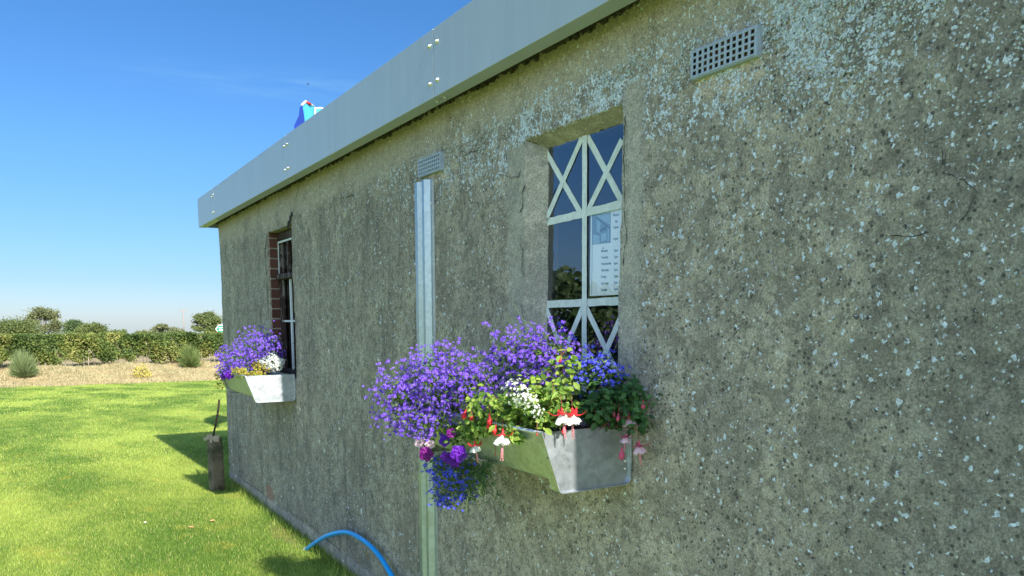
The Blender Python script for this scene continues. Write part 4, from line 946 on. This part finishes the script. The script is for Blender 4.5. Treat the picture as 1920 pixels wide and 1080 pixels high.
def tree(name, label, base, H, W_, crown0, cols, leaf, nclump, nper, group, spread=.42, seed=1, open_=0.):
    """base point, height, crown half-width, height where the crown starts, leaf tones, leaf size"""
    global rng
    keep_ = rng; rng = np.random.default_rng(seed); rd = random.Random(seed)
    base = np.array(base, float); r = thing(name, label, 'tree', base, group)
    cc = base+np.array([0, 0, (H+crown0)/2]); rz = (H-crown0)/2
    mt = MB(); tr = max(.05, H*.022); top = base+np.array([rd.uniform(-.1, .1)*W_, 0, crown0+rz*1.1])
    mt.tube([base-np.array([0, 0, .1]), base+(top-base)*.3+np.array([rd.gauss(0, .03)*W_, 0, 0]), base+(top-base)*.65, top], [tr*1.3, tr, tr*.65, tr*.25], 8)
    cs = []
    for _ in range(nclump):
        u = unit(1)[0]; q = rng.uniform(.35, 1.)**.5; u[2] = u[2] if u[2] > -.6 else -u[2]
        c = cc+u*np.array([W_, W_*.9, rz])*q*.82; cs.append(c)
        if len(cs) < 22:
            s_ = base+(top-base)*rng.uniform(.35, .9); mt.tube([s_, (s_+c)/2+np.array([0, 0, -.04*H]), c], [tr*.4, tr*.25, tr*.08], 5)
    ml = MB(); pos = []
    for c in cs:
        k = int(nper*rng.uniform(.5, 1.4)); s_ = W_*spread*rng.uniform(.55, 1.15)
        d = rng.normal(0, .52, (k, 3))*np.array([s_, s_, s_*.62]); pos.append(c+d)
    pos = np.concatenate(pos); scatter(ml, CARD_V, CARD_F, pos, rotm(unit(len(pos))+np.array([0, -.3, .4])), leaf*rng.uniform(.6, 1.3, len(pos)))
    m_ = leafmat(name+'_leaf', cols, .25, .6, 1.2/W_, .5)
    P(mt, 'trunk', m_bark, r); P(ml, 'crown', m_, r)
    rng = keep_; return r
def treeat(name, label, px, ytop, D, wpx, c0frac, cols, nclump, nper, seed, **k):
    t = ond(px, ytop, D); zb_ = float(gz(t[0], t[1]))-.1; pw = D/F*1.0
    H = t[2]-zb_; return tree(name, label, (t[0], t[1], zb_), H, wpx*pw/2, H*c0frac, cols, k.pop('leaf', pw*1.9), nclump, int(nper*2.4), 'trees beyond the hedge', seed=seed, **k)
g1 = [(.07, .10, .03), (.125, .16, .045), (.22, .24, .08)]; g2 = [(.09, .115, .05), (.16, .18, .08), (.27, .27, .12)]; g3 = [(.05, .09, .035), (.085, .135, .05), (.14, .19, .065)]
treeat('oak_tree', 'broad low dark green tree behind the hedge, leftmost in view', 18, 598, 62, 85, .1, g1, 46, 200, 11)
treeat('ash_tree', 'tallest tree beyond the hedge, airy crown with trunk and limbs showing', 80, 572, 70, 60, .22, g2, 60, 55, 12, spread=.26)
treeat('oak_tree', 'dark rounded tree right of the tallest one', 137, 601, 95, 42, .15, g3, 24, 160, 13)
treeat('oak_tree', 'mid green flat topped tree beside the dark rounded one', 170, 607, 90, 46, .15, g1, 24, 150, 14)
treeat('hawthorn_tree', 'smallest scrubby treetop peeking over the hedge', 266, 615, 80, 26, .3, g2, 10, 80, 15, spread=.3)
treeat('ash_tree', 'pale loose tree left of the utility pole', 306, 606, 85, 46, .3, g2, 22, 90, 16, spread=.27)
treeat('hawthorn_tree', 'low brownish green tree at the foot of the utility pole', 338, 614, 78, 34, .3, g2, 14, 90, 17, spread=.3)
treeat('oak_tree', 'round full tree beside the building corner, behind the road sign', 389, 581, 66, 58, .2, [(.07, .10, .035), (.12, .16, .05), (.21, .22, .08)], 40, 190, 18, spread=.28)
treeat('hawthorn_tree', 'thin treetops just clearing the hedge left of its middle', 215, 618, 100, 60, .3, g1, 16, 70, 19, spread=.22)
# dense trees left of the view, seen mirrored in the window
for i, (az, D, H, lab) in enumerate(((-31, 40, 4.4, 'dense tree left of the lawn, the one closest to the hedge'), (-35.5, 36, 3.6, 'dense low tree in the row left of the lawn, second from the hedge'), (-39.5, 38, 4.6, 'dense tall tree third in the row left of the lawn'), (-44, 34, 3.7, 'dense tree fourth in the row left of the lawn'), (-49, 36, 4.8, 'dense tree at the near end of the row left of the lawn'))):
    x, y = -1.635+D*math.sin(R(az)), D*math.cos(R(az)); zb_ = float(gz(x, y))-.1
    tree('yew_tree', lab, (x, y, zb_), H-zb_, 2.6, .15, g3, .30, 34, 130, 'trees left of the lawn', seed=40+i)
def shrub(name, label, px, py_top, py_bot, wpx, D, cols, spiky=False, n=900, seed=3):
    global rng
    k_ = rng; rng = np.random.default_rng(seed)
    p = ond(px, py_bot, D); zb_ = float(gz(p[0], p[1])); pw = D/F; H = (py_bot-py_top)*pw; W_ = wpx*pw/2
    base = np.array([p[0], p[1], zb_]); r = thing(name, label, 'shrub', base); mb, ms = MB(), MB()
    if spiky:
        for _ in range(n):
            d = unit(1)[0]; d[2] = abs(d[2])*1.1+.15; t = base+d*np.array([W_, W_, H])*rng.uniform(.5, 1.05); s_ = base+(t-base)*rng.uniform(.1, .5)
            q = np.cross(t-s_, unit(1)[0]); q *= .016/np.linalg.norm(q); mb.raw([s_-q, s_+q, t], [(0, 1, 2)])
    else:
        u = unit(n); u[:, 2] = np.abs(u[:, 2]); q = rng.uniform(.3, 1, n)**.5*(1+.15*np.sin(u[:, 0]*7))
        pos = base+u*q[:, None]*np.array([W_, W_, H]); scatter(mb, CARD_V, CARD_F, pos, rotm(unit(n)+np.array([0, -.4, .4])), .055*rng.uniform(.7, 1.4, n))
    for _ in range(7): e = base+np.array([rng.normal(0, .3)*W_, 0, H*.7]); ms.tube([base, e], [.012, .005], 4)
    P(mb, 'foliage', leafmat(name+'_leaf', cols, .3, .6), r)['kind'] = 'stuff'; P(ms, 'stems', m_bark, r)['kind'] = 'stuff'; rng = k_
shrub('broom_bush', 'grey green bush on the left of the bank', 45, 664, 704, 52, 41.2, [(.13, .19, .07), (.21, .27, .11), (.28, .33, .15)], True, 2600, 3)
shrub('broom_bush', 'wispy dark green bush on the bank near the building corner', 357, 652, 690, 46, 43, [(.08, .14, .035), (.15, .21, .06), (.24, .27, .09)], True, 1900, 4)
shrub('golden_bush', 'small bright yellow bush low on the bank', 267, 688, 710, 30, 40.4, [(.42, .36, .06), (.58, .50, .10), (.50, .42, .12)], False, 420, 5)
# utility pole and road sign
p = ond(343, 580, 110); zb_ = float(gz(p[0], p[1]))
up = thing('utility_pole', 'thin wooden utility pole with crossarm standing beyond the hedge', 'pole', (p[0], p[1], zb_))
mb = MB(); mb.tube([(p[0], p[1], zb_-.2), (p[0], p[1], p[2])], [.10, .08], 8); P(mb, 'shaft', plain('pole_wood', (.24, .22, .21), .9), up)
mb = MB(); mb.box((p[0]-.42, p[1]-.05, p[2]-.22), (p[0]+.42, p[1]+.05, p[2]-.12)); 
for dx in (-.38, 0, .38): mb.tube([(p[0]+dx, p[1], p[2]-.12), (p[0]+dx, p[1], p[2]+.08)], .03, 6)
P(mb, 'crossarm', plain('arm_wood', (.24, .22, .21), .9), up)
D = 52.; s0 = ond(404, 617, D); sg = thing('road_sign', 'green arrow shaped road sign with white border half hidden by the building corner', 'sign', (s0[0]+1.0, s0[1], float(gz(s0[0], s0[1]))))
def arrow(x0, x1_, h, y, tip):
    return [(x0, y, 0), (x0+tip, y, h/2), (x1_, y, h/2), (x1_, y, -h/2), (x0+tip, y, -h/2)]
k = D/F
def slab(mb, pts, z, th, mi=0):
    a = [(x, y, z+q) for x, y, q in pts]; c = [(x, y+th, z+q) for x, y, q in pts]; n = len(a)
    mb.raw(a+c, [tuple(range(n)), tuple(range(n, 2*n))[::-1]]+[(i, n+i, n+(i+1) % n, (i+1) % n) for i in range(n)], mi)
mb = MB(); slab(mb, arrow(s0[0], s0[0]+2.4, 14.5*k, s0[1], 5*k), s0[2], .03); P(mb, 'border', plain('sign_white', (.8, .8, .8), .5, var=.03), sg)
mb = MB(); slab(mb, arrow(s0[0]+1.3*k, s0[0]+2.35, 12*k, s0[1]-.01, 4.3*k), s0[2], .008); P(mb, 'panel', plain('sign_green', (.01, .22, .12), .5, var=.05), sg)
mb = MB()
for dz in (-.09, .06): mb.box((s0[0]+5.6*k, s0[1]-.016, s0[2]+dz), (s0[0]+2.1, s0[1]-.012, s0[2]+dz+.05))
P(mb, 'lettering', plain('sign_letter', (.8, .8, .8), .5), sg)
mb = MB(); zz = float(gz(s0[0], s0[1]))
for dx in (.6, 1.9): mb.tube([(s0[0]+dx, s0[1]+.06, zz), (s0[0]+dx, s0[1]+.06, s0[2]+.25)], .035, 8)
P(mb, 'posts', m_galv, sg)

# thin high cloud streak in the world sky
e = wt.nodes; tc = e.new('ShaderNodeTexCoord'); sp = e.new('ShaderNodeSeparateXYZ'); wt.links.new(tc.outputs['Generated'], sp.inputs[0])
dc = ray(600, 165); dc /= np.linalg.norm(dc)
def wm(op, a, b_=None):
    n_ = e.new('ShaderNodeMath'); n_.operation = op
    for i, v in enumerate((a, b_)):
        if v is None: continue
        if isinstance(v, bpy.types.NodeSocket): wt.links.new(v, n_.inputs[i])
        else: n_.inputs[i].default_value = v
    return n_.outputs[0]
mp = e.new('ShaderNodeMapping'); mp.inputs['Scale'].default_value = (5, 5, 40); wt.links.new(tc.outputs['Generated'], mp.inputs[0])
nz_ = e.new('ShaderNodeTexNoise'); nz_.inputs['Scale'].default_value = 2.5; nz_.inputs['Detail'].default_value = 6; wt.links.new(mp.outputs[0], nz_.inputs[0])
dz = wm('ABSOLUTE', wm('SUBTRACT', sp.outputs[2], float(dc[2]))); dx = wm('ABSOLUTE', wm('SUBTRACT', sp.outputs[0], float(dc[0])))
f_ = wm('MULTIPLY', wm('MAXIMUM', wm('SUBTRACT', 1., wm('MULTIPLY', dz, 45.)), 0.), wm('MAXIMUM', wm('SUBTRACT', 1., wm('MULTIPLY', dx, 4.0)), 0.))
f_ = wm('MULTIPLY', f_, wm('MAXIMUM', wm('MULTIPLY', wm('SUBTRACT', nz_.outputs[0], .38), 1.3), 0.))
mxn = e.new('ShaderNodeMix'); mxn.data_type = 'RGBA'; wt.links.new(f_, mxn.inputs[0]); wt.links.new(sky.outputs[0], mxn.inputs[6]); mxn.inputs[7].default_value = (5.5, 6, 6.5, 1)
# sky ahead dimmed and tinted; sunward half left bright to light the wall
hr = e.new('ShaderNodeValToRGB'); hr.color_ramp.elements[0].position = 0; hr.color_ramp.elements[1].position = .7; wt.links.new(sp.outputs[2], hr.inputs[0])
SKYR = [(0, (.225, .275, .40)), (.05, (.185, .25, .375)), (.2, (.18, .305, .44)), (.36, (.16, .31, .45)), (.7, (.3, .4, .55))]
while len(hr.color_ramp.elements) < len(SKYR): hr.color_ramp.elements.new(.5)
for q, (p_, c_) in zip(hr.color_ramp.elements, SKYR): q.position = p_; q.color = (*c_, 1)
mul = e.new('ShaderNodeMix'); mul.data_type = 'RGBA'; mul.blend_type = 'MULTIPLY'; mul.inputs[0].default_value = 1
mr = e.new('ShaderNodeMapRange'); mr.interpolation_type = 'SMOOTHSTEP'; mr.inputs[1].default_value = .0; mr.inputs[2].default_value = .65; wt.links.new(sp.outputs[1], mr.inputs[0]); wt.links.new(mr.outputs[0], mul.inputs[0])
wt.links.new(mxn.outputs[2], mul.inputs[6]); wt.links.new(hr.outputs[0], mul.inputs[7]); wt.links.new(mul.outputs[2], bgn.inputs[0])
